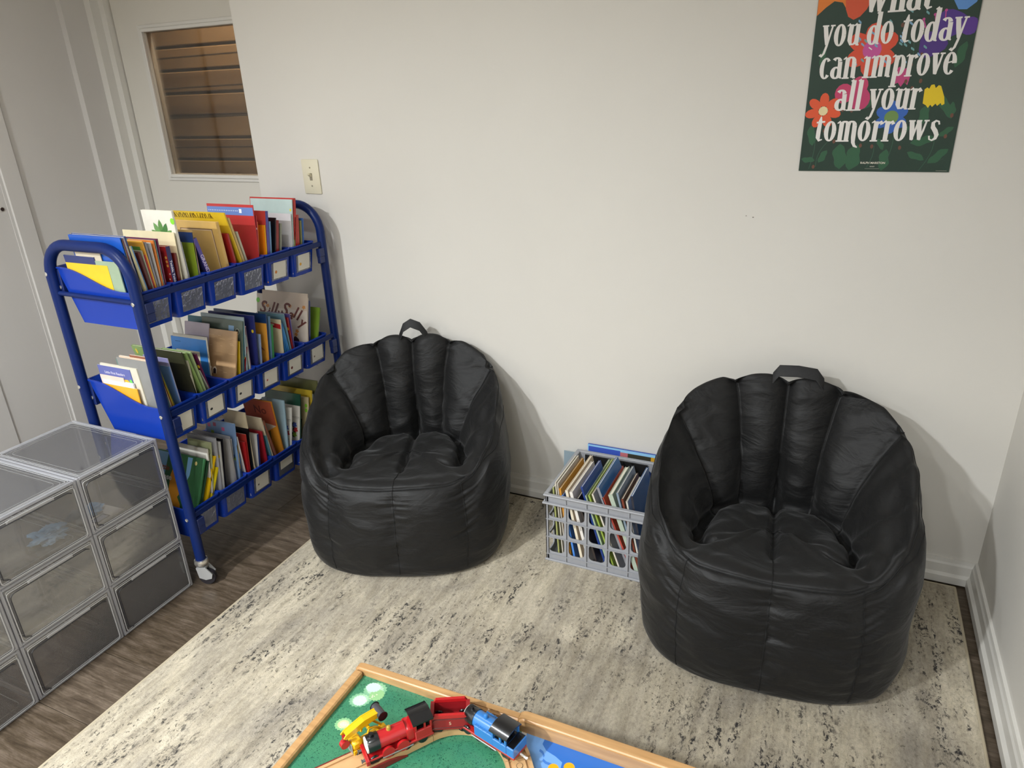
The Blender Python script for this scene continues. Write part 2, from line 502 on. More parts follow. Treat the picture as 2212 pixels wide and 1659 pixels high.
for (a, b_) in (((-0.929, -1.5), (-0.929, 1.4665)), ((-0.929, 1.4665), (0.929, 1.4665)), ((0.929, 1.4665), (0.929, -1.5))):
    mb.tube([(a[0], a[1], 0.0048), (b_[0], b_[1], 0.0048)], 0.0042, 8)
mb.obj('bound_edge', mat('B3A78F', 0.9, name='rug_binding'), RG, 60)

# downlight fittings in the ceiling (out of frame)
for i, (lx, ly, w, sp) in enumerate(LAMPS):
    t = thing('downlight', 'round white recessed ceiling downlight ' + ['nearest the back wall', 'brightest, left behind the camera', 'beside the camera on the right', 'in the middle of the rear row', 'leftmost of the rear row', 'rightmost of the rear row'][i], 'light', (lx, ly, CEIL), group='recessed ceiling downlights')
    MB().lathe([(0.098, -0.001), (0.098, -0.006), (0.075, -0.010), (0.072, -0.004)], 28).obj('trim_ring', mat('EDEBE6', 0.4), t, 30)

# ------------------------------------------------------------------ poster on the back wall
PO = thing('wall_poster', 'dark green flowered paper poster with white quotation lettering on the back wall', 'poster', (-0.4185, -0.002, 1.120))
PGW, PGH = 0.329, 0.485
MB().box(-PGW / 2, PGW / 2, -0.0006, 0.0006, 0, PGH).obj('sheet', mat('1C3A2C', 0.38, name='poster_green', vary=0.25, vscale=9), PO)
PY = -0.0007
PC = [0]
def pf(name, poly, c, lay=1):
    PC[0] += 1
    return flat([(a + 0.4185, b_ - 1.12) for a, b_ in poly], mat(c, 0.4), name, PO, PY - 0.00010 * lay - 0.0000012 * PC[0], 0.00004)
def leaf(x, z, ln, w, ang, c, lay=1):
    pts = []
    for s, rg in ((1, range(0, 9)), (-1, range(7, 0, -1))):
        for i in rg:
            t = i / 8; pts.append((ln * t, s * w * sin(pi * t) ** 0.8 * (1 + 0.25 * sin(9 * t + s))))
    ca, sa = cos(radians(ang)), sin(radians(ang))
    pf('printed_leaf', [(x + a * ca - b_ * sa, z + a * sa + b_ * ca) for a, b_ in pts], c, lay)
def clipx(p):
    return [(min(max(a, -0.5825), -0.2545), max(min(b_, 1.6045), 1.1205)) for a, b_ in p]
# foliage
for (x, z, ln, w, a) in ((-0.490, 1.125, 0.06, 0.017, 95), (-0.468, 1.122, 0.062, 0.017, 80), (-0.397, 1.122, 0.05, 0.012, 85), (-0.558, 1.180, 0.048, 0.010, 100),
                         (-0.580, 1.148, 0.032, 0.007, -5), (-0.540, 1.140, 0.034, 0.008, 60), (-0.345, 1.185, 0.055, 0.010, 12), (-0.348, 1.165, 0.042, 0.008, -25),
                         (-0.302, 1.140, 0.050, 0.010, 40), (-0.290, 1.200, 0.035, 0.007, 35), (-0.300, 1.290, 0.06, 0.010, -60), (-0.282, 1.345, 0.055, 0.010, 75),
                         (-0.330, 1.225, 0.045, 0.011, 80), (-0.455, 1.262, 0.04, 0.008, 60), (-0.370, 1.200, 0.03, 0.006, 50), (-0.268, 1.245, 0.03, 0.006, 100), (-0.562, 1.36, 0.04, 0.007, 80), (-0.40, 1.17, 0.03, 0.006, 120)):
    leaf(x, z, ln, w, a, '2A5A3C', 1)
for (x0, z0, x1, z1, k) in ((-0.56, 1.125, -0.565, 1.24, .01), (-0.545, 1.13, -0.515, 1.2, -.01), (-0.39, 1.14, -0.385, 1.23, .006), (-0.318, 1.122, -0.30, 1.22, .012), (-0.325, 1.30, -0.28, 1.27, .006), (-0.37, 1.35, -0.375, 1.42, .003), (-0.43, 1.13, -0.42, 1.18, .004), (-0.33, 1.14, -0.27, 1.15, .01)):
    P = [(x0 + (x1 - x0) * t / 8 + k * sin(pi * t / 8), z0 + (z1 - z0) * t / 8) for t in range(9)]
    pf('printed_stem', [(a - 0.0008, b_) for a, b_ in P] + [(a + 0.0008, b_) for a, b_ in reversed(P)], '2F5640', 1)
for (x, z) in ((-0.535, 1.215), (-0.50, 1.262), (-0.48, 1.26), (-0.375, 1.32), (-0.36, 1.305), (-0.345, 1.32), (-0.352, 1.375), (-0.37, 1.355), (-0.51, 1.19), (-0.45, 1.18), (-0.425, 1.178), (-0.365, 1.175), (-0.275, 1.20), (-0.27, 1.245), (-0.58 + .03, 1.13), (-0.40, 1.438)):
    pf('printed_bud', blob(x, z, 0.0035, 0.005, 8), '6B4433', 2)
# blossoms
pf('printed_orange_shape', clipx([(-0.5825, 1.468), (-0.5825, 1.6045), (-0.475, 1.6045), (-0.468, 1.50), (-0.48, 1.475), (-0.49, 1.461), (-0.503, 1.455), (-0.515, 1.462), (-0.522, 1.480), (-0.53, 1.492), (-0.548, 1.496), (-0.565, 1.484)]), 'E07A24', 1)
pf('printed_orange_shape', clipx([(-0.522, 1.478), (-0.515, 1.462), (-0.503, 1.455), (-0.49, 1.461), (-0.478, 1.475), (-0.468, 1.50), (-0.48, 1.53), (-0.51, 1.53), (-0.525, 1.50)]), 'D2502A', 2)
pf('printed_blue_shape', clipx([(-0.307, 1.48), (-0.296, 1.462), (-0.28, 1.461), (-0.264, 1.474), (-0.2545, 1.50), (-0.2545, 1.56), (-0.30, 1.56), (-0.312, 1.51)]), '5E93D6', 1)
def flower(cx, cz, r, n, c, cc, ph=0, lay=2, rc=0.25, pw=0.34):
    for k in range(n):
        a = ph + 2 * pi * k / n
        b0 = blob(0.62 * r, 0, 0.40 * r, pw * r, 12)
        pf('printed_petal', clipx([(cx + x * cos(a) - z * sin(a), cz + x * sin(a) + z * cos(a)) for x, z in b0]), c, lay)
    if cc: pf('flower_centre', blob(cx, cz, r * rc, r * rc, 14), cc, lay + 1)
flower(-0.455, 1.390, 0.055, 6, 'D94A2B', 'C9519A', 0.5, 1, 0.36)
flower(-0.543, 1.260, 0.040, 7, 'E2552B', 'EBD9A8', pi / 2, 2, 0.26, 0.26)
flower(-0.393, 1.243, 0.036, 6, '2E62B8', '6E8F4A', pi / 2, 1, 0.42)
pf('printed_pink_shape', blob(-0.502, 1.298, 0.020, 0.022, 14), 'C93C68', 1)
pf('printed_pink_shape', blob(-0.470, 1.315, 0.018, 0.020, 14), 'C93C68', 1)
pf('printed_pink_shape', blob(-0.466, 1.285, 0.022, 0.025, 14), 'C2386A', 1)
pf('printed_pink_shape', [(-0.398, 1.315), (-0.402, 1.345), (-0.392, 1.352), (-0.385, 1.345), (-0.375, 1.35), (-0.368, 1.33), (-0.371, 1.312), (-0.378, 1.319), (-0.384, 1.309), (-0.391, 1.318)], 'C2427C', 1)
pf('printed_purple_shape', clipx(blob(-0.335, 1.395, 0.028, 0.026, 16, 3, .12) ), '4A2A80', 1)
pf('printed_purple_shape', clipx(blob(-0.305, 1.435, 0.032, 0.028, 16, 3, .1)), '4D2D88', 1)
pf('printed_purple_shape', clipx(blob(-0.268, 1.428, 0.018, 0.018, 14)), '5A3292', 1)
for (x, z, a) in ((-0.352, 1.447, 110), (-0.335, 1.455, 100), (-0.318, 1.462, 92), (-0.345, 1.440, 130)):
    leaf(x, z - 0.02, 0.022, 0.0012, a, 'C24A90', 2); pf('printed_stamen', blob(x + 0.022 * cos(radians(a)), z, 0.003, 0.003, 8), 'C24A90', 3)
for i in range(26):
    x = -0.50 + 0.17 * random.random(); z = 1.36 + 0.11 * random.random()
    leaf(x, z, 0.011, 0.0022, -55 + 10 * random.random(), ('6FA3A6', '7FA9C9')[i % 2], 4)
pf('printed_tulip', [(-0.333, 1.272), (-0.334, 1.302), (-0.329, 1.306), (-0.325, 1.303), (-0.322, 1.311), (-0.316, 1.312), (-0.312, 1.304), (-0.307, 1.310), (-0.302, 1.308), (-0.292, 1.285), (-0.289, 1.270), (-0.294, 1.267), (-0.297, 1.272), (-0.303, 1.266), (-0.307, 1.271), (-0.313, 1.264), (-0.317, 1.269), (-0.321, 1.262), (-0.326, 1.268)], 'E8C813', 2)

# broad-nib lettering: strokes with thick uprights and thin joins
TK, TN = 0.205, 0.075
def arc(cx, cy, rx, ry, a0, a1, n=12, tk=TK, tn=TN):
    r = []
    for i in range(n + 1):
        a = radians(a0 + (a1 - a0) * i / n)
        r.append((cx + rx * cos(a), cy + ry * sin(a), tn + (tk - tn) * abs(cos(a)) ** 1.3))
    return r
def st(x0, y0, x1, y1, w=TK, w2=None):
    return [(x0, y0, w), ((x0 + x1) / 2, (y0 + y1) / 2, w), (x1, y1, w2 or w)]
def ser(x, y, w=0.34, a=0.0): return [(x - w / 2, y - a, 0.07), (x + w / 2, y + a, 0.07)]
def topser(x, y): return [(x - 0.17, y - 0.10, 0.05), (x - 0.03, y - 0.01, 0.10)]
GL = {
 'o': (0.60, [arc(0.27, 0.5, 0.18, 0.46, 0, 360, 22)]),
 'c': (0.52, [arc(0.27, 0.5, 0.18, 0.46, 45, 318, 16)]),
 'e': (0.54, [arc(0.27, 0.5, 0.18, 0.46, -42, -360, 18), [(0.12, 0.52, 0.06), (0.44, 0.60, 0.07)]]),
 'a': (0.60, [arc(0.26, 0.76, 0.15, 0.20, 150, 10, 8), st(0.42, 0.78, 0.44, 0.08), [(0.44, 0.10, .12), (0.56, 0.02, .06)], arc(0.27, 0.28, 0.17, 0.25, 60, 345, 14)]),
 'd': (0.62, [arc(0.26, 0.42, 0.17, 0.40, 0, 360, 20), st(0.47, 1.42, 0.44, 0.06), [(0.32, 1.36, .05), (0.46, 1.45, .09)], [(0.44, 0.08, .12), (0.57, 0.02, .06)]]),
 'h': (0.66, [st(0.18, 1.42, 0.16, 0.03), ser(0.16, 0.02), arc(0.33, 0.74, 0.16, 0.20, 165, 15, 8), st(0.49, 0.76, 0.50, 0.03), ser(0.50, 0.02), [(0.04, 1.38, .05), (0.17, 1.44, .09)]]),
 'i': (0.36, [st(0.17, 0.95, 0.16, 0.03), ser(0.16, 0.02), topser(0.14, 0.98), [(0.17, 1.30, .2), (0.20, 1.34, .2)]]),
 'l': (0.34, [st(0.18, 1.42, 0.15, 0.03), ser(0.15, 0.02), [(0.04, 1.38, .05), (0.17, 1.44, .09)]]),
 'n': (0.66, [st(0.17, 0.95, 0.16, 0.03), ser(0.16, 0.02), topser(0.14, 0.98), arc(0.33, 0.74, 0.16, 0.22, 165, 10, 8), st(0.49, 0.78, 0.50, 0.03), [(0.50, 0.05, .12), (0.63, 0.02, .06)]]),
 'm': (0.96, [st(0.17, 0.95, 0.16, 0.03), ser(0.16, 0.02), topser(0.14, 0.98), arc(0.31, 0.74, 0.15, 0.22, 165, 10, 8), st(0.46, 0.78, 0.46, 0.03), arc(0.62, 0.74, 0.15, 0.22, 165, 10, 8), st(0.77, 0.78, 0.78, 0.03), [(0.78, 0.05, .12), (0.92, 0.02, .06)]]),
 'M': (0.96, [st(0.17, 0.95, 0.16, 0.03), ser(0.16, 0.02), topser(0.14, 0.98), arc(0.31, 0.74, 0.15, 0.22, 165, 10, 8), st(0.46, 0.78, 0.46, 0.03), ser(0.46, 0.02, .26), arc(0.62, 0.74, 0.15, 0.22, 165, 10, 8), [(0.77, 0.78, TK), (0.78, 0.2, TK), (0.80, -0.05, .17), (0.88, -0.22, .13), (1.02, -0.30, .05)]]),
 'p': (0.62, [st(0.18, 0.95, 0.15, -0.42), ser(0.15, -0.44), topser(0.14, 0.98), arc(0.34, 0.5, 0.16, 0.44, 140, -140, 16)]),
 'r': (0.50, [st(0.17, 0.95, 0.16, 0.03), ser(0.16, 0.02), topser(0.14, 0.98), [(0.17, 0.68, .06), (0.26, 0.86, .10), (0.37, 0.92, .15), (0.43, 0.80, .17)]]),
 's': (0.52, [[(0.42, 0.76, .07), (0.38, 0.90, .08), (0.26, 0.94, .09), (0.15, 0.84, .15), (0.17, 0.64, .19), (0.30, 0.46, .20), (0.38, 0.28, .19), (0.35, 0.12, .14), (0.22, 0.03, .08), (0.10, 0.08, .07), (0.07, 0.24, .07)]]),
 't': (0.44, [[(0.22, 1.22, .05), (0.20, 1.0, .17), (0.17, 0.5, TK), (0.17, 0.2, TK), (0.24, 0.05, .12), (0.38, 0.10, .05)], [(0.03, 0.93, .08), (0.42, 0.97, .08)]]),
 'u': (0.64, [[(0.17, 0.95, TK), (0.15, 0.5, TK), (0.15, 0.25, TK), (0.22, 0.06, .13), (0.34, 0.06, .09), (0.46, 0.25, .08)], topser(0.14, 0.98), st(0.48, 0.95, 0.47, 0.05), topser(0.45, 0.98), [(0.47, 0.06, .12), (0.60, 0.02, .06)]]),
 'v': (0.56, [[(0.12, 0.95, TK), (0.19, 0.5, TK), (0.25, 0.06, .16)], [(0.25, 0.04, .1), (0.36, 0.5, .09), (0.44, 0.93, .08)], ser(0.13, 0.95, .30), ser(0.45, 0.95, .22)]),
 'w': (0.88, [[(0.12, 0.95, TK), (0.18, 0.5, TK), (0.22, 0.06, .15)], [(0.22, 0.04, .09), (0.40, 0.95, .08)], [(0.42, 0.95, TK), (0.49, 0.5, TK), (0.54, 0.06, .15)], [(0.54, 0.04, .09), (0.66, 0.5, .09), (0.74, 0.93, .08)], ser(0.13, 0.95, .28), ser(0.44, 0.95, .22), ser(0.75, 0.95, .22)]),
 'y': (0.58, [[(0.12, 0.95, TK), (0.20, 0.5, TK), (0.27, 0.10, .15)], [(0.46, 0.93, .08), (0.36, 0.45, .09), (0.27, 0.02, .11), (0.18, -0.30, .11), (0.08, -0.42, .12), (0.0, -0.34, .15)], ser(0.13, 0.95, .30), ser(0.47, 0.95, .22)]),
}
def ribbon(mb, pts, y):
    L_, R_ = [], []
    n = len(pts)
    for i in range(n):
        a = pts[max(i - 1, 0)]; b_ = pts[min(i + 1, n - 1)]
        dx, dz = b_[0] - a[0], b_[1] - a[1]; l = hypot(dx, dz) or 1
        nx, nz = -dz / l * pts[i][2] / 2, dx / l * pts[i][2] / 2
        L_.append((pts[i][0] + nx, y, pts[i][1] + nz)); R_.append((pts[i][0] - nx, y, pts[i][1] - nz))
    mb.add(L_ + R_, [(i, i + 1, n + i + 1, n + i) for i in range(n - 1)])
def letter_line(s, x0, x1, z, xh, lay):
    tot = sum((GL[c][0] if c in GL else 0.30) for c in s)
    k = (x1 - x0) / tot
    x = x0
    for c in s:
        if c in GL:
            mb = MB()
            for j, strk in enumerate(GL[c][1]):
                pts = [(x + (p[0] + 0.01 * p[1]) * k + 0.4185, z + p[1] * xh - 1.12, p[2] * k) for p in strk]
                ribbon(mb, pts, PY - 0.0009 - 0.00003 * j)
            mb.obj('letter', mat('EDE9E4', 0.45), PO, fix=False)
            x += GL[c][0] * k
        else:
            x += 0.30 * k
letter_line('what', -0.480, -0.345, 1.466, 0.048, 5)
letter_line('you do today', -0.566, -0.272, 1.401, 0.047, 5)
letter_line('can improve', -0.562, -0.281, 1.331, 0.047, 5)
letter_line('all your', -0.520, -0.338, 1.260, 0.047, 5)
letter_line('toMorrows', -0.556, -0.287, 1.190, 0.047, 5)
CRM = mat('E9E3D2', 0.5)
text('author_line', 'RALPH MARSTON', 0.0068, CRM, PO, (-0.4175 + 0.4185, PY - 0.0009, 1.140 - 1.12), (pi / 2, 0, 0), 0.0001, bold=0.0001)
text('small_print', 'READY', 0.0034, CRM, PO, (-0.4175 + 0.4185, PY - 0.0009, 1.1315 - 1.12), (pi / 2, 0, 0), 0.0001)
text('small_print', '\u2014\u2014\u2014\u2014\u2014\u2014\u2014', 0.0045, CRM, PO, (-0.4175 + 0.4185, PY - 0.0009, 1.127 - 1.12), (pi / 2, 0, 0), 0.0001)
text('small_print', '\u2014\u2014\u2014\u2014\u2014', 0.0045, CRM, PO, (-0.270 + 0.4185, PY - 0.0009, 1.1235 - 1.12), (pi / 2, 0, 0), 0.0001)

# ------------------------------------------------------------------ light switch
SW = thing('light_switch', 'ivory toggle light switch plate on the back wall above the book cart', 'switch', (-2.129, 0, 1.0844))
IV = mat('DDD6BD', 0.35, name='ivory_plastic'); IV2 = mat('CFC7AC', 0.3)
MB().box(-0.035, 0.035, -0.0065, -0.0003, -0.057, 0.057, ch=0.0032).obj('plate', IV, SW, 40)
M_ = Matrix.Translation((0, -0.0085, 0.004)) @ Matrix.Rotation(radians(-35), 4, 'X')
MB().box(-0.0045, 0.0045, -0.012, 0.004, -0.004, 0.004, M_, ch=0.001).obj('toggle', IV2, SW)
MB().box(-0.0055, 0.0055, -0.0075, -0.006, -0.012, 0.012, ch=0.0005).obj('toggle_slot', mat('8A8470', 0.5), SW)
for zz in (0.030, -0.030):
    MB().lathe([(0.0030, 0), (0.0026, 0.0012), (0.001, 0.0014)], 12, Matrix.Translation((0, -0.0063, zz)) @ Matrix.Rotation(pi / 2, 4, 'X')).obj('screw', mat('9B957F', 0.35, 0.5), SW)

# two little scuffs on the wall
for (x, z, s) in ((-0.700, 1.003, 0.0016), (-0.682, 1.0, 0.0022)):
    flat(blob(x, z, s, s * 0.6, 8, 3, .3), mat('5F584E', 0.8), 'trim_3', None, -0.0001, 0.0002)['kind'] = 'structure'

# ------------------------------------------------------------------ rolling book cart
CX0, CX1, CY0, CY1 = -2.37, -2.06, -0.812, -0.080
BLUE = mat('0D2258', 0.36, name='blue_powder_coat', spec=0.22)
BLUE_D = mat('0F2258', 0.4, name='blue_bracket_plastic')
TUBM = mat('15389C', 0.25, name='blue_glossy_plastic', spec=0.28)
CHR = mat('D8D6D0', 0.2, 0.9, name='bright_metal')
CT = thing('book_cart', 'blue tubular steel rolling book cart with three tiers of book bins', 'cart', ((CX0 + CX1) / 2, (CY0 + CY1) / 2, 0))
ox, oy = CT.location.x, CT.location.y
TIERZ = [0.800, 0.476, 0.156]
RIM = [z + 0.086 for z in TIERZ]
for yy in (CY0, CY1):
    P = [(CX0, 0.085)]
    R_ = 0.088; ZT = 1.004
    P += [(CX0, 0.5), (CX0, ZT - R_)]
    P += [(CX0 + R_ - R_ * cos(a), ZT - R_ + R_ * sin(a)) for a in [radians(t) for t in range(10, 91, 10)]]
    P += [((CX0 + CX1) / 2, ZT)]
    P += [(CX1 - R_ + R_ * sin(a), ZT - R_ + R_ * cos(a)) for a in [radians(t) for t in range(0, 91, 10)]]
    P += [(CX1, 0.5), (CX1, 0.085)]
    fr = MB().tube([(x - ox, yy - oy, z) for x, z in P], 0.0145, 16).obj('end_frame', BLUE, CT, 50)
    MB().tube([(CX0 - ox, yy - oy, 0.871), (CX1 - ox, yy - oy, 0.868)], 0.0065, 10).obj('crossbar', BLUE, CT, 50)
    s = -1 if yy == CY0 else 1
    for (bx, bz) in ((CX0, 0.925), (CX1, 0.868), (CX1, 0.555), (CX1, 0.230), (CX0, 0.600), (CX0, 0.28)):
        MB().lathe([(0.0055, -0.001), (0.0055, 0.0016), (0.0035, 0.0022), (0.003, 0.0008)], 14, Matrix.Translation((bx - ox, yy - oy + s * 0.0140, bz)) @ Matrix.Rotation(-s * pi / 2, 4, 'X')).obj('bolt', CHR, CT, 30)
    for cx in (CX0, CX1):
        cs = thing('caster', None, None, (cx - ox, yy - oy, 0)); cs.parent = CT
        if 'label' in cs: pass
        MB().lathe([(0.010, 0.062), (0.012, 0.068), (0.020, 0.074), (0.021, 0.080), (0.019, 0.087), (0.0155, 0.089)], 20).obj('collar', CHR, cs, 35)
        a = radians(25)
        Mw = Matrix.Rotation(a, 4, 'Z')
        MB().lathe([(0.008, -0.009), (0.022, -0.009), (0.025, -0.006), (0.025, 0.006), (0.022, 0.009), (0.008, 0.009)], 22, Mw @ Matrix.Translation((0.010, 0, 0.0255)) @ Matrix.Rotation(pi / 2, 4, 'X')).obj('wheel', mat('201D22', 0.5), cs, 35)
        hb = MB()
        for sd in (-1, 1):
            poly = [(-0.014, 0.064), (0.014, 0.064), (0.030, 0.040), (0.026, 0.026), (0.008, 0.022), (-0.010, 0.030)]
            hb.prism(poly, sd * 0.0125 - 0.0018, sd * 0.0125 + 0.0018, Mw @ Matrix.Rotation(pi / 2, 4, 'X'))
        hb.box(-0.014, 0.014, -0.014, 0.014, 0.059, 0.065, Mw)
        hb.obj('housing', mat('AFAFAE', 0.35, 0.3), cs)
for z in TIERZ:
    # front and back rails under the bin rims
    for (rx, rz) in ((-2.0575, z + 0.0780), (CX0 + 0.004, z + 0.128)):
        MB().box(rx - 0.0035 - ox, rx + 0.0035 - ox, CY0 + 0.006 - oy, CY1 - 0.006 - oy, rz - 0.009, rz + 0.007, ch=0.0015).obj('rail', BLUE, CT)
    for yy, s in ((CY0, 1), (CY1, -1)):
        y0_, y1_ = sorted((yy + s * 0.008, yy + s * 0.034))
        MB().box(-2.0625 - ox, -2.046 - ox, y0_ - oy, y1_ - oy, z + 0.036, z + 0.064, ch=0.002).box(-2.0615 - ox, -2.0475 - ox, y0_ - oy, y1_ - oy, z + 0.014, z + 0.038, ch=0.002).obj('bracket', BLUE_D, CT)
        y0_, y1_ = sorted((yy + s * 0.006, yy + s * 0.022))
        MB().box(CX0 - 0.004 - ox, CX0 + 0.022 - ox, y0_ - oy, y1_ - oy, z + 0.062, z + 0.136, ch=0.002).obj('bracket', BLUE_D, CT)
        MB().lathe([(0.006, 0), (0.006, 0.002), (0.003, 0.003)], 12, Matrix.Translation((CX0 + 0.012 - ox, yy - oy + s * 0.0062, z + 0.085)) @ Matrix.Rotation(s * pi / 2, 4, 'X')).obj('bolt', CHR, CT)

# book bins
TP = 0.1165; TY0 = -0.808
def tub_mesh():
    """tapered open bin, high at the back (-X), swooping down to the front; origin at bottom front centre"""
    def ring(x0, x1, hw, r, zf, n=7):
        pts = []
        for (cx, cy, a0) in ((x1 - r, hw - r, 0), (x0 + r, hw - r, 90), (x0 + r, -hw + r, 180), (x1 - r, -hw + r, 270)):
            for i in range(n):
                a = radians(a0 + 90 * i / (n - 1)); pts.append((cx + r * cos(a), cy + r * sin(a)))
        # subdivide long sides
        out = []
        for i in range(len(pts)):
            a, b_ = pts[i], pts[(i + 1) % len(pts)]
            out.append(a)
            if hypot(b_[0] - a[0], b_[1] - a[1]) > 0.12:
                for k in range(1, 16): out.append((a[0] + (b_[0] - a[0]) * k / 16, a[1] + (b_[1] - a[1]) * k / 16))
        return out
    def rimz(x):
        t = min(max((x + 0.255) / 0.21, 0), 1)   # from high back to low front
        s = t * t * (3 - 2 * t)
        return 0.152 + (0.101 - 0.152) * s
    X0, X1 = -0.282, 0.012       # rim extents
    B0, B1 = -0.238, -0.002      # bottom extents
    def mk(grow, zb, ztop_off, hw_t, hw_b):
        top = ring(X0 - grow, X1 + grow, hw_t + grow, 0.010 + max(grow, 0), None)
        bot = ring(B0 - grow, B1 + grow, hw_b + grow, 0.010 + max(grow, 0), None)
        return [(x, y, rimz(x) + ztop_off) for x, y in top], [(x, y, zb) for x, y in bot]
    ot, ob = mk(0, 0, -0.004, 0.0550, 0.0485)
    lt, _ = mk(0.0028, 0, -0.004, 0.0550, 0.0485)
    lt2, _ = mk(0.0028, 0, 0.0, 0.0550, 0.0485)
    it, ib = mk(-0.0022, 0.0022, 0.0, 0.0550, 0.0485)
    n = len(ot)
    # intermediate ring of the outer side so the taper stays smooth
    vs = ob + ot + lt + lt2 + it + ib
    fs = []
    for r_ in range(5):
        for k in range(n):
            l = (k + 1) % n
            fs.append((r_ * n + k, r_ * n + l, (r_ + 1) * n + l, (r_ + 1) * n + k))
    fs.append(tuple(range(n - 1, -1, -1)))
    fs.append(tuple(range(5 * n, 6 * n)))
    return MB().add(vs, fs)
TUB = tub_mesh().mesh('bin_shell', 35); TUB.materials.append(TUBM)
POUCH = clear_mat('clear_vinyl', (0.86, 0.87, 0.92), 1.0, 1.5, 0.16, 'C8CEE8', 0.12, 0.5, 60)
CARD = mat('DCD8CC', 0.55, name='label_card')
INK = mat('4A484E', 0.7)
ORD = ['nearest the camera end', 'second from the camera end', 'third from the camera end', 'fourth from the camera end', 'fifth from the camera end', 'at the wall end']
ORB = ['nearest', 'second', 'third', 'fourth', 'fifth', 'wall-end']
TN_ = ['top', 'middle', 'bottom']
CARDS = {(0, 4): ('G', 'C87A2A', 0), (0, 5): ('J', 'D9A02A', 0), (1, 0): ('G', 'C8642A', 0), (1, 1): ('K', '2A2A2A', 4), (1, 2): ('K', '2A2A2A', 4), (1, 3): ('L', 'A8232A', 5), (1, 4): ('C', '6A2A2A', 0), (1, 5): ('L', '5A3A2A', 5), (2, 2): ('M', '1A1A1A', 5), (2, 3): ('', None, 0)}
POUCHM = None
for ti in range(3):
    for k in range(6):
        cyy = TY0 + TP * (k + 0.5)
        card = CARDS.get((ti, k))
        lab = 'blue book bin on the %s tier %s' % (TN_[ti], ORD[k]) + (', %s card' % card[0] if card and card[0] else '')
        t = thing('book_bin', lab, 'bin', (-2.079, cyy, TIERZ[ti] - 0.0105), group='blue book bins on the cart')
        link('bin_shell', TUB, t)
        # front face frame: lower edge at x=-0.002,z=0 ; rim x=0.012,z=0.082
        fx = lambda z: -0.002 + 0.014 * z / 0.097
        tilt = atan2(0.014, 0.097)
        Mf = Matrix.Translation((fx(0.042) + 0.0008, 0, 0.042)) @ Matrix.Rotation(-tilt * 0 + tilt, 4, 'Y')
        MB().box(0, 0.0005, -0.036, 0.036, -0.030, 0.026, Mf).obj('label_pouch', POUCH, t)
        if card:
            Mc = Mf @ Matrix.Rotation(radians((k * 37 + ti * 17) % 7 - 3), 4, 'X')
            cd = MB().box(0.0006, 0.0012, -0.028, 0.028, -0.025 if ti != 2 or k != 3 else -0.005, 0.027, Mc).obj('label_card', CARD, t)
            if card[0]:
                o = text('handwritten_letter', card[0], 0.026, INK, cd, (0, 0, 0), (0, 0, 0), 0.0001, bold=0.0)
                o.matrix_local = Mc @ Matrix.Translation((0.0018, 0.004, 0.003)) @ Matrix.Rotation(pi / 2, 4, 'Z') @ Matrix.Rotation(pi / 2, 4, 'X')
                o.matrix_local = o.matrix_local @ Matrix.Diagonal((0.85, 1, 1, 1))
            if card[1]:
                npt = 10
                pr = [((0.0038 if (card[2] == 5 and i % 2) else 0.0052 if card[2] != 4 else 0.004) * (0.5 if (card[2] == 5 and i % 2) else 1) * cos(2 * pi * i / npt), (0.005 if not (card[2] == 5 and i % 2) else 0.0022) * sin(2 * pi * i / npt)) for i in range(npt)]
                Ms = Mc @ Matrix.Translation((0.0012, -0.017, -0.004)) @ Matrix.Rotation(pi / 2, 4, 'Y')
                MB().prism(pr, 0, 0.0002, Ms).obj('sticker', mat(card[1], 0.5), cd)

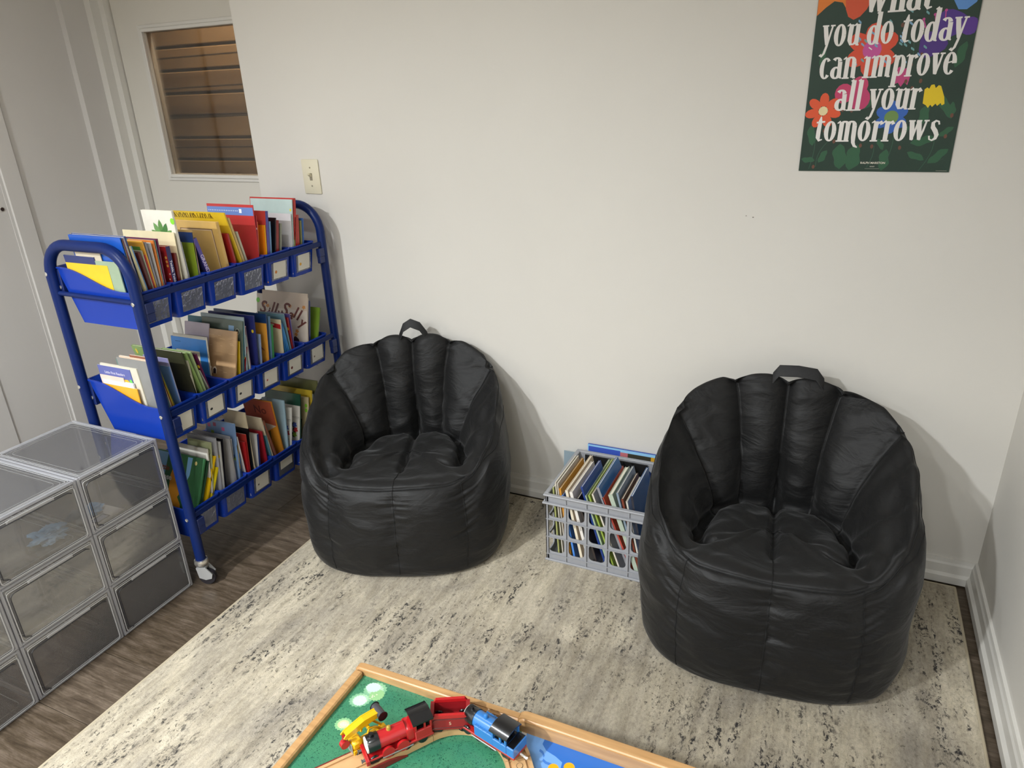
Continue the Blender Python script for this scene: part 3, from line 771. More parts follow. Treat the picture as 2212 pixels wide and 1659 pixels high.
# ------------------------------------------------------------------ books
PAGE = mat('DDD6C4', 0.7, name='page_edges', bump=0.3, bscale=600)
BK = [
(0, 0, -0.798, -1.8, 0.16, 0.156, 2.0, 'E8C21C', '', 'bright yellow stapled booklet', '', -2.152),
(0, 0, -0.7956, -2.5, 0.199, 0.167, 3.0, '9AAE92', '', 'sage green booklet with map-like cover', '', -2.113),
(0, 0, -0.7922, -3.8, 0.117, 0.176, 3.0, '27336B', '', 'small navy board book with rounded corner', '', -2.195),
(0, 0, -0.7888, -4.2, 0.095, 0.188, 2.0, 'CFC4AE', '', 'narrow cream booklet', '', -2.17),
(0, 0, -0.7864, -3.6, 0.193, 0.23, 5.0, '1F56B4', '', 'wide royal blue picture book', '', -2.083),
(0, 0, -0.781, -4.7, 0.181, 0.227, 4.0, '8FB0A0', '', 'sage spined paperback', '', -2.083),
(0, 0, -0.7766, -5.4, 0.186, 0.226, 2.0, 'D9884A', '', 'thin orange paperback', '', -2.083),
(0, 0, -0.7742, -5.7, 0.185, 0.226, 3.0, '8C2A2A', '', 'thin dark red paperback', '', -2.083),
(0, 0, -0.7708, -5.3, 0.193, 0.23, 4.0, 'A9A3AE', '', 'lavender grey picture book', '', -2.083),
(0, 0, -0.7664, -5.3, 0.197, 0.232, 4.0, '22407F', '', 'large navy hardback', '', -2.083),
(0, 0, -0.762, -6.7, 0.1, 0.208, 3.0, 'B9A95C', '', 'short mustard paperback', '', -2.083),
(0, 0, -0.7543, -8.0, 0.095, 0.206, 7.0, 'D9CFA2', '', 'short cream board book', '', -2.083),
(0, 0, -0.7469, -8.1, 0.095, 0.206, 3.0, '4F87BE', '', 'short sky blue paperback', '', -2.083),
(0, 0, -0.7407, -6.3, 0.095, 0.186, 7.0, '5A2526', '', 'small maroon board book', '', -2.083),
(0, 0, -0.7333, -5.1, 0.095, 0.188, 3.0, 'A3A08C', '', 'small grey-green paperback', '', -2.083),
(0, 0, -0.7299, -4.6, 0.095, 0.176, 3.0, 'B8332C', '', 'small bright red paperback', '', -2.083),
(0, 0, -0.7265, -4.4, 0.095, 0.211, 4.0, 'E0A23A', '', 'green and amber picture book', 'green', -2.083),
(0, 0, -0.7221, -3.6, 0.095, 0.206, 5.0, '8D8A90', '', 'grey photo-cover paperback', '', -2.083),
(0, 0, -0.7167, -1.2, 0.095, 0.202, 4.0, 'BDB8B4', '', 'scuffed grey-white paperback', '', -2.083),
(0, 0, -0.7123, 0.6, 0.095, 0.206, 4.0, 'D9803A', '', 'tall orange paperback', '', -2.083),
(0, 0, -0.7079, 1.1, 0.106, 0.206, 2.0, '2F8189', '', 'thin teal paperback', '', -2.083),
(0, 0, -0.7055, 2.2, 0.126, 0.208, 4.0, '6B2348', '', 'tall plum paperback', '', -2.083),
(0, 1, -0.677, 0.0, 0.095, 0.183, 13.0, 'A52A2C', '26245E', 'thick navy-spined storybook with star pattern', 'twinkle', -2.083),
(0, 1, -0.6631, 3.2, 0.095, 0.161, 7.0, '6E2220', '', 'little maroon board book', '', -2.083),
(0, 1, -0.6514, 2.8, 0.198, 0.214, 2.0, 'E6D9B2', '', 'tall plain cream folder', '', -2.083),
(0, 1, -0.6288, -1.3, 0.115, 0.269, 7.0, 'E9E4D6', '', 'tall white board book with a leafy plant on the cover', 'leaf', -2.083),
(0, 1, -0.6214, -2.0, 0.095, 0.186, 5.0, '8F8F98', '', 'short grey paperback with yellow dot', '', -2.083),
(0, 1, -0.5968, 3.5, 0.095, 0.176, 4.0, '8DA22E', '', 'olive green early reader with yellow title', 'olive', -2.083),
(0, 1, -0.5924, 2.2, 0.095, 0.204, 4.0, '26407C', '', 'navy square paperback', '', -2.083),
(0, 1, -0.588, 1.4, 0.095, 0.209, 3.0, 'C9A66A', '', 'tan square paperback', '', -2.083),
(0, 2, -0.5393, -13.6, 0.095, 0.19, 12.0, '2A2858', '54479A', 'purple-spined hardback titled GRANDMA', 'grandma', -2.083),
(0, 2, -0.4795, -4.1, 0.165, 0.216, 11.0, 'DDB468', '', 'large tan hardback with thin framed cover', 'frame', -2.083),
(0, 3, -0.4418, -6.5, 0.095, 0.178, 7.0, 'A82A28', '', 'small red board book with blue patch', '', -2.083),
(0, 3, -0.4077, -12.3, 0.209, 0.241, 5.0, 'E0BC2E', '', 'tall yellow picture book with squiggly brown lettering', 'squiggle', -2.083),
(0, 3, -0.3993, -12.5, 0.095, 0.224, 7.0, 'CBAE74', '', 'tan backed picture book', '', -2.083),
(0, 3, -0.3892, -11.6, 0.095, 0.179, 6.0, 'BDB8A0', '', 'pale stone paperback', '', -2.083),
(0, 3, -0.3658, 9.0, 0.095, 0.193, 3.0, 'D9622F', '', 'small orange booklet', '', -2.083),
(0, 3, -0.3624, 6.9, 0.1, 0.211, 3.0, 'A82334', '', 'crimson early reader with white lettering', 'reader', -2.083),
(0, 3, -0.359, 3.9, 0.187, 0.242, 3.0, 'C23B3B', '', 'red book with blue dotted banner along its top', 'banner', -2.083),
(0, 4, -0.332, 7.8, 0.157, 0.177, 4.0, 'E8B80E', '', 'yellow science reader mentioning sunlight', 'sun', -2.083),
(0, 4, -0.3276, 8.5, 0.212, 0.219, 11.0, 'D24A42', '4F4A9C', 'tall coral red book with violet spine', '', -2.083),
(0, 4, -0.3162, 9.3, 0.095, 0.186, 7.0, '6F97BF', '', 'powder blue paperback', '', -2.083),
(0, 4, -0.3007, 13.0, 0.095, 0.195, 5.0, '15141A', '', 'black board book with white edge', '', -2.083),
(0, 4, -0.2953, 12.3, 0.095, 0.187, 13.0, '8E2420', '', 'dark red chapter book', '', -2.083),
(0, 4, -0.2771, 13.4, 0.095, 0.174, 6.0, '8D9080', '', 'grey-green paperback', '', -2.083),
(0, 5, -0.2155, 8.8, 0.095, 0.193, 4.0, 'D8D4D6', '', 'plain white picture book', '', -2.083),
(0, 5, -0.2111, 10.0, 0.174, 0.237, 4.0, 'B9CCC8', '', 'tall pale aqua picture book with grey animal art', 'elephant', -2.083),
(0, 5, -0.2067, 12.2, 0.095, 0.181, 5.0, 'BDBD7C', '', 'slim sage and yellow paperback', '', -2.083),
(0, 5, -0.2013, 9.4, 0.183, 0.24, 11.0, 'C02E28', '', 'tallest red hardback', '', -2.083),
(0, 5, -0.1899, 9.1, 0.095, 0.186, 11.0, 'D6CFB4', 'B33A2E', 'cream picture book with red lettered spine', '', -2.083),
(0, 5, -0.1674, 8.6, 0.095, 0.164, 4.0, '8A8A5C', '', 'slim olive paperback', '', -2.083),
(0, 5, -0.163, 9.7, 0.095, 0.171, 7.0, '3566B0', '', 'short cobalt blue paperback', '', -2.083),
(1, 0, -0.798, -0.8, 0.139, 0.136, 3.0, 'E8AC2C', '', 'golden yellow booklet', '', -2.166),
(1, 0, -0.7946, -1.5, 0.122, 0.149, 5.0, 'DADAE0', '', 'thick white paged booklet', '', -2.178),
(1, 0, -0.7892, -2.8, 0.095, 0.161, 2.0, 'E6CFC0', '', 'small blush pink booklet', '', -2.214),
(1, 0, -0.7868, -2.6, 0.129, 0.189, 3.0, '5F67A8', '', 'periwinkle early reader with yellow bus art', 'first', -2.183),
(1, 0, -0.7834, -3.1, 0.145, 0.195, 4.0, 'D8D2C0', '', 'off-white picture book', '', -2.156),
(1, 0, -0.779, -3.5, 0.144, 0.221, 5.0, '8A8A88', '', 'plain grey paperback', '', -2.083),
(1, 0, -0.7736, -4.7, 0.15, 0.214, 10.0, '5F7F78', '', 'thick teal grey hardback', '', -2.083),
(1, 0, -0.7632, -6.7, 0.136, 0.226, 4.0, 'E0C9B2', '', 'curled cream-pink paperback', '', -2.083),
(1, 0, -0.7588, -7.2, 0.095, 0.233, 4.0, '8E553A', '', 'brown paperback', '', -2.083),
(1, 0, -0.7544, -8.6, 0.095, 0.214, 3.0, 'C2B13C', '', 'thin yellow-olive paperback', '', -2.083),
(1, 0, -0.751, -9.1, 0.095, 0.216, 3.0, 'D8A22C', '', 'thin amber paperback', '', -2.083),
(1, 0, -0.7476, -9.8, 0.095, 0.21, 4.0, '6F7A36', '', 'thin moss green paperback', '', -2.083),
(1, 0, -0.7362, -4.0, 0.095, 0.195, 3.0, '6E93CE', '', 'light blue booklet with small grey print', 'bluetext', -2.083),
(1, 0, -0.7324, -4.2, 0.095, 0.218, 2.0, '9A97C6', '', 'lavender booklet', '', -2.083),
(1, 1, -0.6815, -2.2, 0.095, 0.19, 5.0, 'A9A68E', '', 'stone grey picture book', '', -2.083),
(1, 1, -0.6761, -5.6, 0.095, 0.147, 3.0, 'D6D0BC', '', 'tiny cream booklet', '', -2.083),
(1, 1, -0.6727, -7.8, 0.135, 0.22, 4.0, '3B3B28', '', 'black and olive photo book', '', -2.083),
(1, 1, -0.6434, -12.4, 0.216, 0.217, 6.0, '86A05E', '', 'large sage green picture book with dark blue panel', 'panel', -2.083),
(1, 1, -0.637, -9.8, 0.114, 0.212, 5.0, '9CB07C', '', 'large pale green picture book', '', -2.083),
(1, 1, -0.6221, -10.0, 0.095, 0.2, 5.0, '5A1F44', '', 'plum paperback with yellow dot', '', -2.083),
(1, 1, -0.6131, -16.1, 0.095, 0.153, 3.0, '9A9A90', '', 'short grey booklet', '', -2.083),
(1, 2, -0.565, 6.8, 0.146, 0.194, 4.0, '3F86D0', '', 'bright blue paperback with cream text box', 'textbox', -2.166),
(1, 2, -0.5606, 5.7, 0.141, 0.203, 3.0, 'DAD4C4', '', 'off-white paperback', '', -2.162),
(1, 2, -0.5572, 16.2, 0.194, 0.223, 5.0, 'BE9A72', '', 'sandy brown castle picture book with three small arches', 'castle', -2.083),
(1, 2, -0.5518, 14.3, 0.101, 0.235, 4.0, 'CFC4D2', '', 'pale lilac paperback', '', -2.194),
(1, 2, -0.53, 12.1, 0.095, 0.186, 2.0, 'C9A81E', '', 'little yellow and black card', '', -2.083),
(1, 2, -0.5266, 20.9, 0.095, 0.167, 3.0, '8A1E20', '', 'dark red paperback with yellow dots', '', -2.083),
(1, 2, -0.5232, 13.6, 0.167, 0.245, 5.0, '5F6C60', '', 'grey-green hardback with round emblem', 'emblem', -2.083),
(1, 2, -0.5178, 12.9, 0.229, 0.242, 4.0, '2F6F80', '', 'large teal hardback', '', -2.083),
(1, 2, -0.4967, 8.2, 0.174, 0.251, 5.0, '9FB0B4', '', 'large pale slate hardback', '', -2.083),
(1, 2, -0.4791, 5.3, 0.095, 0.217, 3.0, 'B9C4B8', '', 'pale mint paperback', '', -2.083),
(1, 2, -0.4757, 4.3, 0.095, 0.221, 4.0, 'A98A92', '', 'mauve paperback', '', -2.083),
(1, 3, -0.4485, 6.5, 0.186, 0.243, 7.0, '2C3272', '', 'large navy hardback with yellow sticker', '', -2.083),
(1, 3, -0.4329, 8.7, 0.095, 0.179, 4.0, '8B9AB8', '', 'short grey-blue paperback', '', -2.083),
(1, 3, -0.3985, 7.2, 0.095, 0.204, 3.0, 'D9983C', '', 'amber paperback with reddish drawing', 'dancer', -2.083),
(1, 3, -0.3951, 6.7, 0.22, 0.233, 5.0, '1F3A66', '', 'wide dark blue hardback', '', -2.083),
(1, 3, -0.3897, 8.7, 0.095, 0.223, 7.0, '5C7A94', '', 'slate blue paperback', '', -2.083),
(1, 3, -0.3823, 9.0, 0.095, 0.194, 8.0, '3E8A50', '', 'green-spined reader with white label', '', -2.083),
(1, 4, -0.3268, 5.5, 0.095, 0.196, 3.0, 'D8C8A8', '', 'cream early reader with red banner', 'redband', -2.083),
(1, 4, -0.3107, 1.3, 0.095, 0.183, 4.0, '2F6EA8', '', 'first fanned blue reader', '', -2.083),
(1, 4, -0.2959, -2.9, 0.095, 0.181, 4.0, '3A7DB8', '', 'second fanned blue reader', '', -2.083),
(1, 4, -0.2821, -6.9, 0.095, 0.178, 4.0, '4A8DC4', '', 'third fanned blue reader', '', -2.083),
(1, 4, -0.2777, -3.4, 0.109, 0.209, 4.0, '6D8E9A', '', 'grey-blue picture book', '', -2.083),
(1, 4, -0.2733, -0.5, 0.095, 0.192, 5.0, '8E1F22', '', 'dark red book with yellow dot stickers', '', -2.083),
(1, 4, -0.2679, 1.1, 0.095, 0.202, 4.0, '584A86', '', 'purple picture book', '', -2.083),
(1, 5, -0.2155, 12.4, 0.224, 0.235, 5.0, 'D9CDBE', '', 'white picture book titled Silly Sally', 'sally', -2.083),
(1, 5, -0.2101, 10.8, 0.198, 0.248, 3.0, 'CDBBA8', '', 'blank beige folder', '', -2.083),
(1, 5, -0.2067, 11.6, 0.095, 0.223, 9.0, '1E2A5E', '', 'navy star-patterned board book', '', -2.083),
(1, 5, -0.1733, 18.4, 0.095, 0.191, 7.0, '7A9A34', '', 'grass green board book', '', -2.083),
(2, 0, -0.798, 24.5, 0.19, 0.226, 6.0, '3C6E46', '', 'dark green picture book with a big orange gosling shape', 'goose', -2.083),
(2, 0, -0.7916, 26.6, 0.114, 0.218, 6.0, '2C4A34', '', 'deep green hardback', '', -2.083),
(2, 0, -0.7735, 27.8, 0.138, 0.224, 8.0, 'E6BC18', '', 'large yellow hardback', '', -2.083),
(2, 0, -0.7529, 28.0, 0.095, 0.181, 7.0, 'E2CC1E', '', 'short thick yellow book with black lettered spine', '', -2.083),
(2, 0, -0.7181, 10.8, 0.095, 0.249, 3.0, 'A9AE84', '', 'pale olive booklet with drawn faces', 'faces', -2.083),
(2, 0, -0.7147, 6.1, 0.155, 0.232, 5.0, 'D2CEC4', '', 'white paperback', '', -2.083),
(2, 1, -0.6804, 5.6, 0.113, 0.251, 7.0, 'A9A9AE', '', 'light grey magazine', '', -2.083),
(2, 1, -0.673, 7.6, 0.095, 0.234, 6.0, 'BDBDBA', '', 'narrow white book with yellow dot', '', -2.083),
(2, 1, -0.6666, 9.1, 0.095, 0.239, 3.0, '15131A', '', 'black paperback', '', -2.083),
(2, 1, -0.6253, 6.0, 0.095, 0.223, 8.0, 'A8A6A6', '', 'large light grey hardback', '', -2.083),
(2, 1, -0.6135, 3.2, 0.157, 0.231, 3.0, '8C8C92', '', 'grey magazine lying askew', '', -2.083),
(2, 1, -0.6035, 6.5, 0.12, 0.263, 4.0, '7F9CC4', '', 'light blue picture book with pink confetti squares', 'confetti', -2.083),
(2, 1, -0.5944, 5.0, 0.095, 0.162, 5.0, '3E6AA8', '', 'short mid blue booklet', '', -2.083),
(2, 1, -0.589, 2.2, 0.103, 0.191, 4.0, 'C9A860', '', 'tan patterned paperback', '', -2.083),
(2, 2, -0.565, -2.2, 0.095, 0.216, 3.0, 'CFCBC8', '', 'white tabbed booklet', '', -2.083),
(2, 2, -0.5616, 3.9, 0.095, 0.186, 6.0, 'A82226', '', 'red paperback', '', -2.083),
(2, 2, -0.555, 4.4, 0.095, 0.209, 3.0, 'A8342C', '', 'rust red paperback', '', -2.083),
(2, 2, -0.5478, 5.6, 0.095, 0.224, 5.0, '121216', '', 'black picture book with silver lettering', '', -2.083),
(2, 2, -0.5295, 1.0, 0.095, 0.277, 3.0, 'C9BA9C', '', 'cream picture book leaning forward', '', -2.083),
(2, 2, -0.5219, 8.4, 0.095, 0.19, 7.0, 'BDBBB8', '2B3C78', 'white book with navy spine', '', -2.083),
(2, 2, -0.4735, -0.2, 0.095, 0.188, 5.0, 'A32430', '', 'crimson picture book', '', -2.083),
(2, 3, -0.4458, -3.9, 0.095, 0.203, 3.0, '4F8090', '', 'thin dusty teal paperback', '', -2.083),
(2, 3, -0.4335, -8.1, 0.095, 0.234, 4.0, 'C9BCA2', '', 'beige paperback', '', -2.083),
(2, 3, -0.4182, -10.9, 0.095, 0.221, 8.0, '8E5A48', '', 'brown hardback with cream lettered spine', 'brown', -2.083),
(2, 3, -0.3881, -5.1, 0.125, 0.267, 5.0, 'C9862C', '', 'crumpled orange and rust picture book', 'crumple', -2.083),
(2, 3, -0.3791, 5.6, 0.095, 0.248, 5.0, '9FBCCB', '', 'light blue paperback with curled corner', '', -2.083),
(2, 3, -0.3737, 13.3, 0.095, 0.214, 4.0, 'D9D5CC', '', 'white booklet with a column of coloured stars, nearer of two', 'stars', -2.083),
(2, 4, -0.332, 13.4, 0.095, 0.203, 4.0, 'D6D2C8', '', 'white booklet with a column of coloured stars, farther of two', 'stars', -2.083),
(2, 4, -0.3246, 11.8, 0.155, 0.242, 5.0, '1E4A38', '', 'large dark green hardback', '', -2.083),
(2, 4, -0.2778, 10.7, 0.095, 0.214, 5.0, 'CDBE94', '', 'cream board book with lime dot sticker', 'limedot', -2.083),
(2, 4, -0.2662, 14.0, 0.138, 0.22, 4.0, '9FB0BC', '', 'pale blue paperback', '', -2.083),
(2, 4, -0.2567, 10.2, 0.188, 0.231, 5.0, 'D6B83A', '', 'large mustard yellow picture book', '', -2.083),
(2, 5, -0.2155, 7.8, 0.175, 0.253, 5.0, '6E6E44', '', 'large olive picture book', '', -2.083),
(2, 5, -0.2101, 8.8, 0.095, 0.209, 4.0, 'D9C04A', '', 'pale yellow paperback', '', -2.083),
]
def fpoly(parent, name, pts, c, y=-0.0003, rough=0.35):
    return flat(pts, mat(c, rough), name, parent, y, 0.0002)
def rect(x0, x1, z0, z1): return [(x0, z0), (x1, z0), (x1, z1), (x0, z1)]
def btext(parent, name, s, size, c, x, z, **k):
    return text(name, s, size, mat(c, 0.5), parent, (x, -0.0006, z), (pi / 2, 0, 0), 0.0001, **k)
def make_book(name, label, cat, group, w, h, t, c, sc, loc, rot, soft=False):
    """upright book: fore-edge at -w, spine at 0 (facing +X), front cover facing -Y, pages between"""
    r = thing(name, label, cat, loc, rot, group)
    cm = mat(c, 0.30, vary=0.10, vscale=25, coat=0.15)
    ct = min(0.0016, t * 0.18) if t > 0.0045 else min(0.0005, t * 0.25)
    hard = t > 0.0045
    ov = 0.002 if hard else 0.0004
    if hard or t > 0.0028:
        m = MB()
        m.box(-w, 0, 0, ct, 0, h); m.box(-w, 0, t - ct, t, 0, h)
        m.box(-ct, 0.0004, ct, t - ct, 0, h)
        cv = m.obj('cover', cm, r)
        MB().box(-w + ov, -ct, ct, t - ct, ov, h - ov).obj('page_block', PAGE, r)
        if sc:
            MB().box(0.0004, 0.0009, 0, t, 0, h).obj('spine', mat(sc, 0.3, vary=0.1, vscale=30), r)
    else:
        cv = MB().box(-w, 0, 0, ct, 0, h).box(-w, 0, t - ct, t, 0, h).obj('cover', cm, r)
        MB().box(-w + ov, -0.0003, ct, t - ct, ov, h - ov).obj('page_block', PAGE, r)
    return r, cv
def art(d, r, cv, w, h, t):
    if d == 'sally':
        for i, (s, x, z, sz) in enumerate((('S', .12, .80, .060), ('i', .235, .745, .040), ('l', .31, .80, .058), ('l', .375, .79, .058), ('y', .45, .735, .045), ('S', .56, .80, .066), ('a', .68, .735, .046), ('l', .765, .77, .058), ('l', .83, .735, .058), ('y', .905, .64, .048))):
            o = btext(cv, 'title_letter', s, sz, '6B3A34', -w + w * x, h * z, shear=0.2, bold=0.0012); o.rotation_euler[1] = radians(6 + i * 2)
        random.seed(3)
        for (x, z) in ((.14, .86), (.22, .83), (.08, .66), (.60, .74), (.66, .86), (.93, .86), (.72, .72), (.78, .45), (.80, .50)):
            fpoly(cv, 'flower_print', blob(-w + w * x, h * z, .0075, .0065, 12, 5, .35, x * 9), 'C98A4A')
        fpoly(cv, 'figure_print', blob(-w * .22, h * .36, .012, .014, 14, 3, .15), '3A2028')
        fpoly(cv, 'sticker', blob(-w + .006, h * .9, .008, .009, 12), '7FD653')
    elif d == 'castle':
        random.seed(5)
        for i in range(46):
            a = random.random() * .9 * w; z = random.random() * .92 * h; l = .008 + .02 * random.random()
            fpoly(cv, 'stone_line', rect(-w + a, min(-w + a + l, -.001), z, z + .0009), ('DDBF94', 'A9825A')[i % 3 == 0])
        for i, x in enumerate((.40, .48, .57)):
            X = -w + w * x; Z = h * .40
            arch = lambda s: [(X - .0055 * s, Z - .003), (X + .0055 * s, Z - .003), (X + .0055 * s, Z + .009 * s), (X + .003 * s, Z + .013 * s), (X, Z + .014 * s), (X - .003 * s, Z + .013 * s), (X - .0055 * s, Z + .009 * s)]
            fpoly(cv, 'arch_print', arch(1.35), 'EEE4D4'); fpoly(cv, 'arch_print', arch(1), ('A87850', 'A87850', '3A2A30')[i], -0.0006)
    elif d == 'sun':
        fpoly(cv, 'cover_band', rect(-.026, -.0005, .001, h - .001), 'EE8A1C')
        btext(cv, 'cover_words', 'by sunlight!', .0165, '5A4410', -w * .52, h * .78)
        for i in range(2): btext(cv, 'cover_words', 'get science activities & experiment from', .0042, '5A4410', -w * .50, h * (.66 - .05 * i))
        btext(cv, 'cover_words', 'light video!', .007, '5A4410', -w * .5, h * .40)
        fpoly(cv, 'barcode_box', rect(-w * .48, -w * .22, h * .18, h * .30), 'D9D2B8')
        for i in range(14): fpoly(cv, 'barcode_bar', rect(-w * .46 + i * w * .016, -w * .46 + i * w * .016 + .0009, h * .19, h * .27), '3A3420', -.0006)
    elif d == 'reader':
        btext(cv, 'series_title', 'ographic Kids Readers', .0105, 'F2E8E8', -w * .46, h * .82, bold=.0003)
        btext(cv, 'series_title', 'for at every reading level', .006, 'F2E8E8', -w * .46, h * .75)
    elif d == 'banner':
        fpoly(cv, 'blue_band', rect(-w + .001, -.001, h - .032, h - .008), '6A86C6')
        for i in range(17): fpoly(cv, 'dot_print', blob(-w + .008 + i * .0072, h - .019, .0016, .0016, 8), 'EEF0F4', -.0006)
        fpoly(cv, 'badge_print', rect(-w + .131, -w + .141, h - .025, h - .013), 'EEF0F4', -.0006)
    elif d == 'squiggle':
        random.seed(9)
        for i in range(30):
            x = -w + .006 + i * (w - .05) / 30; z = h - .010
            a = random.uniform(-.9, .9)
            fpoly(cv, 'title_stroke', [(x, z - .008), (x + .0022, z - .008), (x + .0022 + a * .012, z + .007), (x + a * .012, z + .007)], '6E5418')
    elif d == 'frame':
        f = .020
        for (a, b_, y_) in ((.0, '6A4A4A', 0), (.0030, 'E7D2B8', 1)):
            q = f + a
            for R__ in (rect(-w + q, -q, h - q - .0016, h - q), rect(-w + q, -w + q + .0016, q, h - q), rect(-q - .0016, -q, q, h - q), rect(-w + q, -q, q, q + .0016)): fpoly(cv, 'frame_line', R__, b_)
    elif d == 'leaf':
        for i, (a, l) in enumerate(((90, .060), (115, .056), (65, .056), (140, .048), (40, .05), (160, .04), (20, .042), (103, .03), (78, .036))):
            ca, sa = cos(radians(a)), sin(radians(a)); bx, bz = -w * .46, h * .69
            pts = []
            for s_, rg in ((1, range(9)), (-1, range(7, 0, -1))):
                for j in rg:
                    t_ = j / 8; u = l * t_; v = s_ * .0085 * sin(pi * t_ ** 1.6)
                    pts.append((bx + u * ca - v * sa, bz + u * sa + v * ca))
            fpoly(cv, 'leaf_print', pts, ('5E8A4A', '6E9A5A', '4A7A42')[i % 3], -.0003 - .00005 * i)
        fpoly(cv, 'sticker', blob(-.004, h * .90, .0075, .0085, 12), '86D63C')
    elif d == 'olive':
        btext(cv, 'title', 'WILD', .010, 'D6BE3C', -w * .70, h * .82); btext(cv, 'title', 'STORIES', .010, 'D6BE3C', -w * .5, h * .72)
    elif d in ('grandma', 'twinkle'):
        g = d == 'grandma'
        o = text('spine_title', 'GRANDMA \u2605 ME' if g else 'Twinkle, Twinkle, Little Star', .0155 if g else .0095, mat('D8CCE8' if g else 'E8E6F0', .5), r, (.0013, t / 2, h * (.43 if g else .5)), (pi / 2, pi / 2, pi / 2), .0001, bold=.0002)
        if not g:
            for z in (.72, .78, .84): fpoly(cv, 'patch', blob(-.006, h * z, .004, .004, 8), 'D9A04A')
            for i in range(6): fpoly(cv, 'star', blob(-.012 + .002 * (i % 3) * 2, h * (.2 + .08 * i), .0022, .0022, 10, 5, .4), 'E8E0C8')
    elif d == 'elephant':
        fpoly(cv, 'animal_print', [(-w * .80, h * .10), (-w * .02, h * .10), (-w * .02, h * .70), (-w * .12, h * .79), (-w * .35, h * .81), (-w * .52, h * .77), (-w * .60, h * .70), (-w * .68, h * .72), (-w * .80, h * .80), (-w * .86, h * .74)], '9A9FA6')
        fpoly(cv, 'sticker', blob(-.006, h * .86, .0035, .0045, 10), 'E0D040')
    elif d == 'green':
        fpoly(cv, 'cover_panel', rect(-w * .95, -.012, h * .3, h * .93), '5E8C3A')
    elif d == 'first':
        btext(cv, 'title', 'Little First Readers', .0105, 'C9C6E0', -w * .5, h * .90, bold=.0002)
        fpoly(cv, 'title_box', rect(-w * .82, -w * .34, h * .70, h * .83), 'E9B93A')
        btext(cv, 'title', 'Share the kindness', .006, '5A3A2A', -w * .58, h * .79); 
        fpoly(cv, 'bus_print', [(-w * .28, h * .5), (-w * .06, h * .5), (-w * .08, h * .78), (-w * .14, h * .83), (-w * .28, h * .82)], 'E3B32E')
        fpoly(cv, 'sticker', blob(-.006, h * .8, .0055, .0085, 10), '6FD05A')
    elif d == 'bluetext':
        for i, s in enumerate(('understanding', 'reading books', 'aloud with help', 'of great', 'support')): btext(cv, 'back_words', s, .0055, '56719C', -w * .42, h * (.62 - .055 * i))
    elif d == 'panel':
        fpoly(cv, 'picture_panel', rect(-w * .72, -.020, h * .05, h * .84), '24466A')
        fpoly(cv, 'picture_patch', rect(-w * .40, -w * .20, h * .52, h * .76), '6F8AA0', -.0006)
        fpoly(cv, 'mark_print', [(-w * .42, h * .88), (-w * .34, h * .92), (-w * .24, h * .89), (-w * .30, h * .88)], '1E2A18')
        fpoly(cv, 'logo_print', blob(-w * .93, h * .92, .004, .009, 10), 'D6BE3C')
    elif d == 'textbox':
        fpoly(cv, 'text_box', rect(-w * .87, -w * .20, h * .28, h * .80), 'E0D6BE')
        for i, s in enumerate(('On Little Bear\'s birthday Mother', 'is nowhere to be seen. Can Goose', 'tell him what to do? What will', 'he make with his friends?')): btext(cv, 'blurb_line', s, .0062, '33322E', -w * .53, h * (.74 - .055 * i), sx=.82)
        btext(cv, 'blurb_line', 'a picture story', .004, '24466A', -w * .8, h * .93)
    elif d == 'emblem':
        fpoly(cv, 'round_emblem', blob(-w * .12, h * .86, .0085, .010, 18), 'B9BDB0'); fpoly(cv, 'round_emblem', blob(-w * .12, h * .86, .0068, .008, 18), '2A3028', -.0005)
        fpoly(cv, 'picture_patch', rect(-w * .33, -w * .20, h * .78, h * .93), '8FB4D8'); fpoly(cv, 'picture_patch', rect(-w * .33, -w * .20, h * .78, h * .84), 'C9605A', -.0006)
    elif d == 'dancer':
        X, Z = -w * .35, h * .55
        for q in (blob(X, Z + .028, .006, .008, 10), [(X - .006, Z + .02), (X + .006, Z + .02), (X + .004, Z - .012), (X - .004, Z - .012)], [(X + .003, Z - .01), (X + .012, Z - .035), (X + .006, Z - .055), (X + .004, Z - .036), (X - .004, Z - .012)], [(X - .02, Z + .03), (X - .004, Z + .018), (X - .005, Z + .012), (X - .022, Z + .027)], [(X + .004, Z + .016), (X + .020, Z + .006), (X + .02, Z + .002), (X + .004, Z + .009)]): fpoly(cv, 'figure_print', q, '8E4A30')
    elif d == 'redband':
        fpoly(cv, 'red_band', [(-w, h * .90), (-.001, h * .84), (-.001, h * .92), (-w, h * .97)], 'B0282C')
        o = btext(cv, 'banner_words', 'READERS', .0075, 'E8E0C8', -w * .45, h * .91, bold=.0003); o.rotation_euler[1] = radians(4)
    elif d == 'goose':
        fpoly(cv, 'blue_corner', [(-w + .001, h * .62), (-w * .80, h * .60), (-w * .76, h * .985), (-w + .001, h * .985)], '7FB0D8')
        btext(cv, 'title', 'Little', .022, '8A4A2A', -w * .82, h * .78, bold=.0006); btext(cv, 'title', 'Goose', .024, 'D8D8D0', -w * .80, h * .66, bold=.0006)
        fpoly(cv, 'gosling_print', [(-w * p_, h * q_) for p_, q_ in ((.66, .70), (.62, .80), (.52, .82), (.44, .74), (.40, .60), (.40, .50), (.46, .43), (.38, .34), (.36, .22), (.44, .14), (.58, .16), (.66, .3))], 'E79A2E')
        fpoly(cv, 'light_patch', [(-w * .34, h * .98), (-w * .24, h * .98), (-w * .26, h * .75), (-w * .34, h * .60)], '7FB0D8')
        fpoly(cv, 'sticker', blob(-w * .16, h * .92, .005, .006, 12), 'E8D890')
    elif d == 'faces':
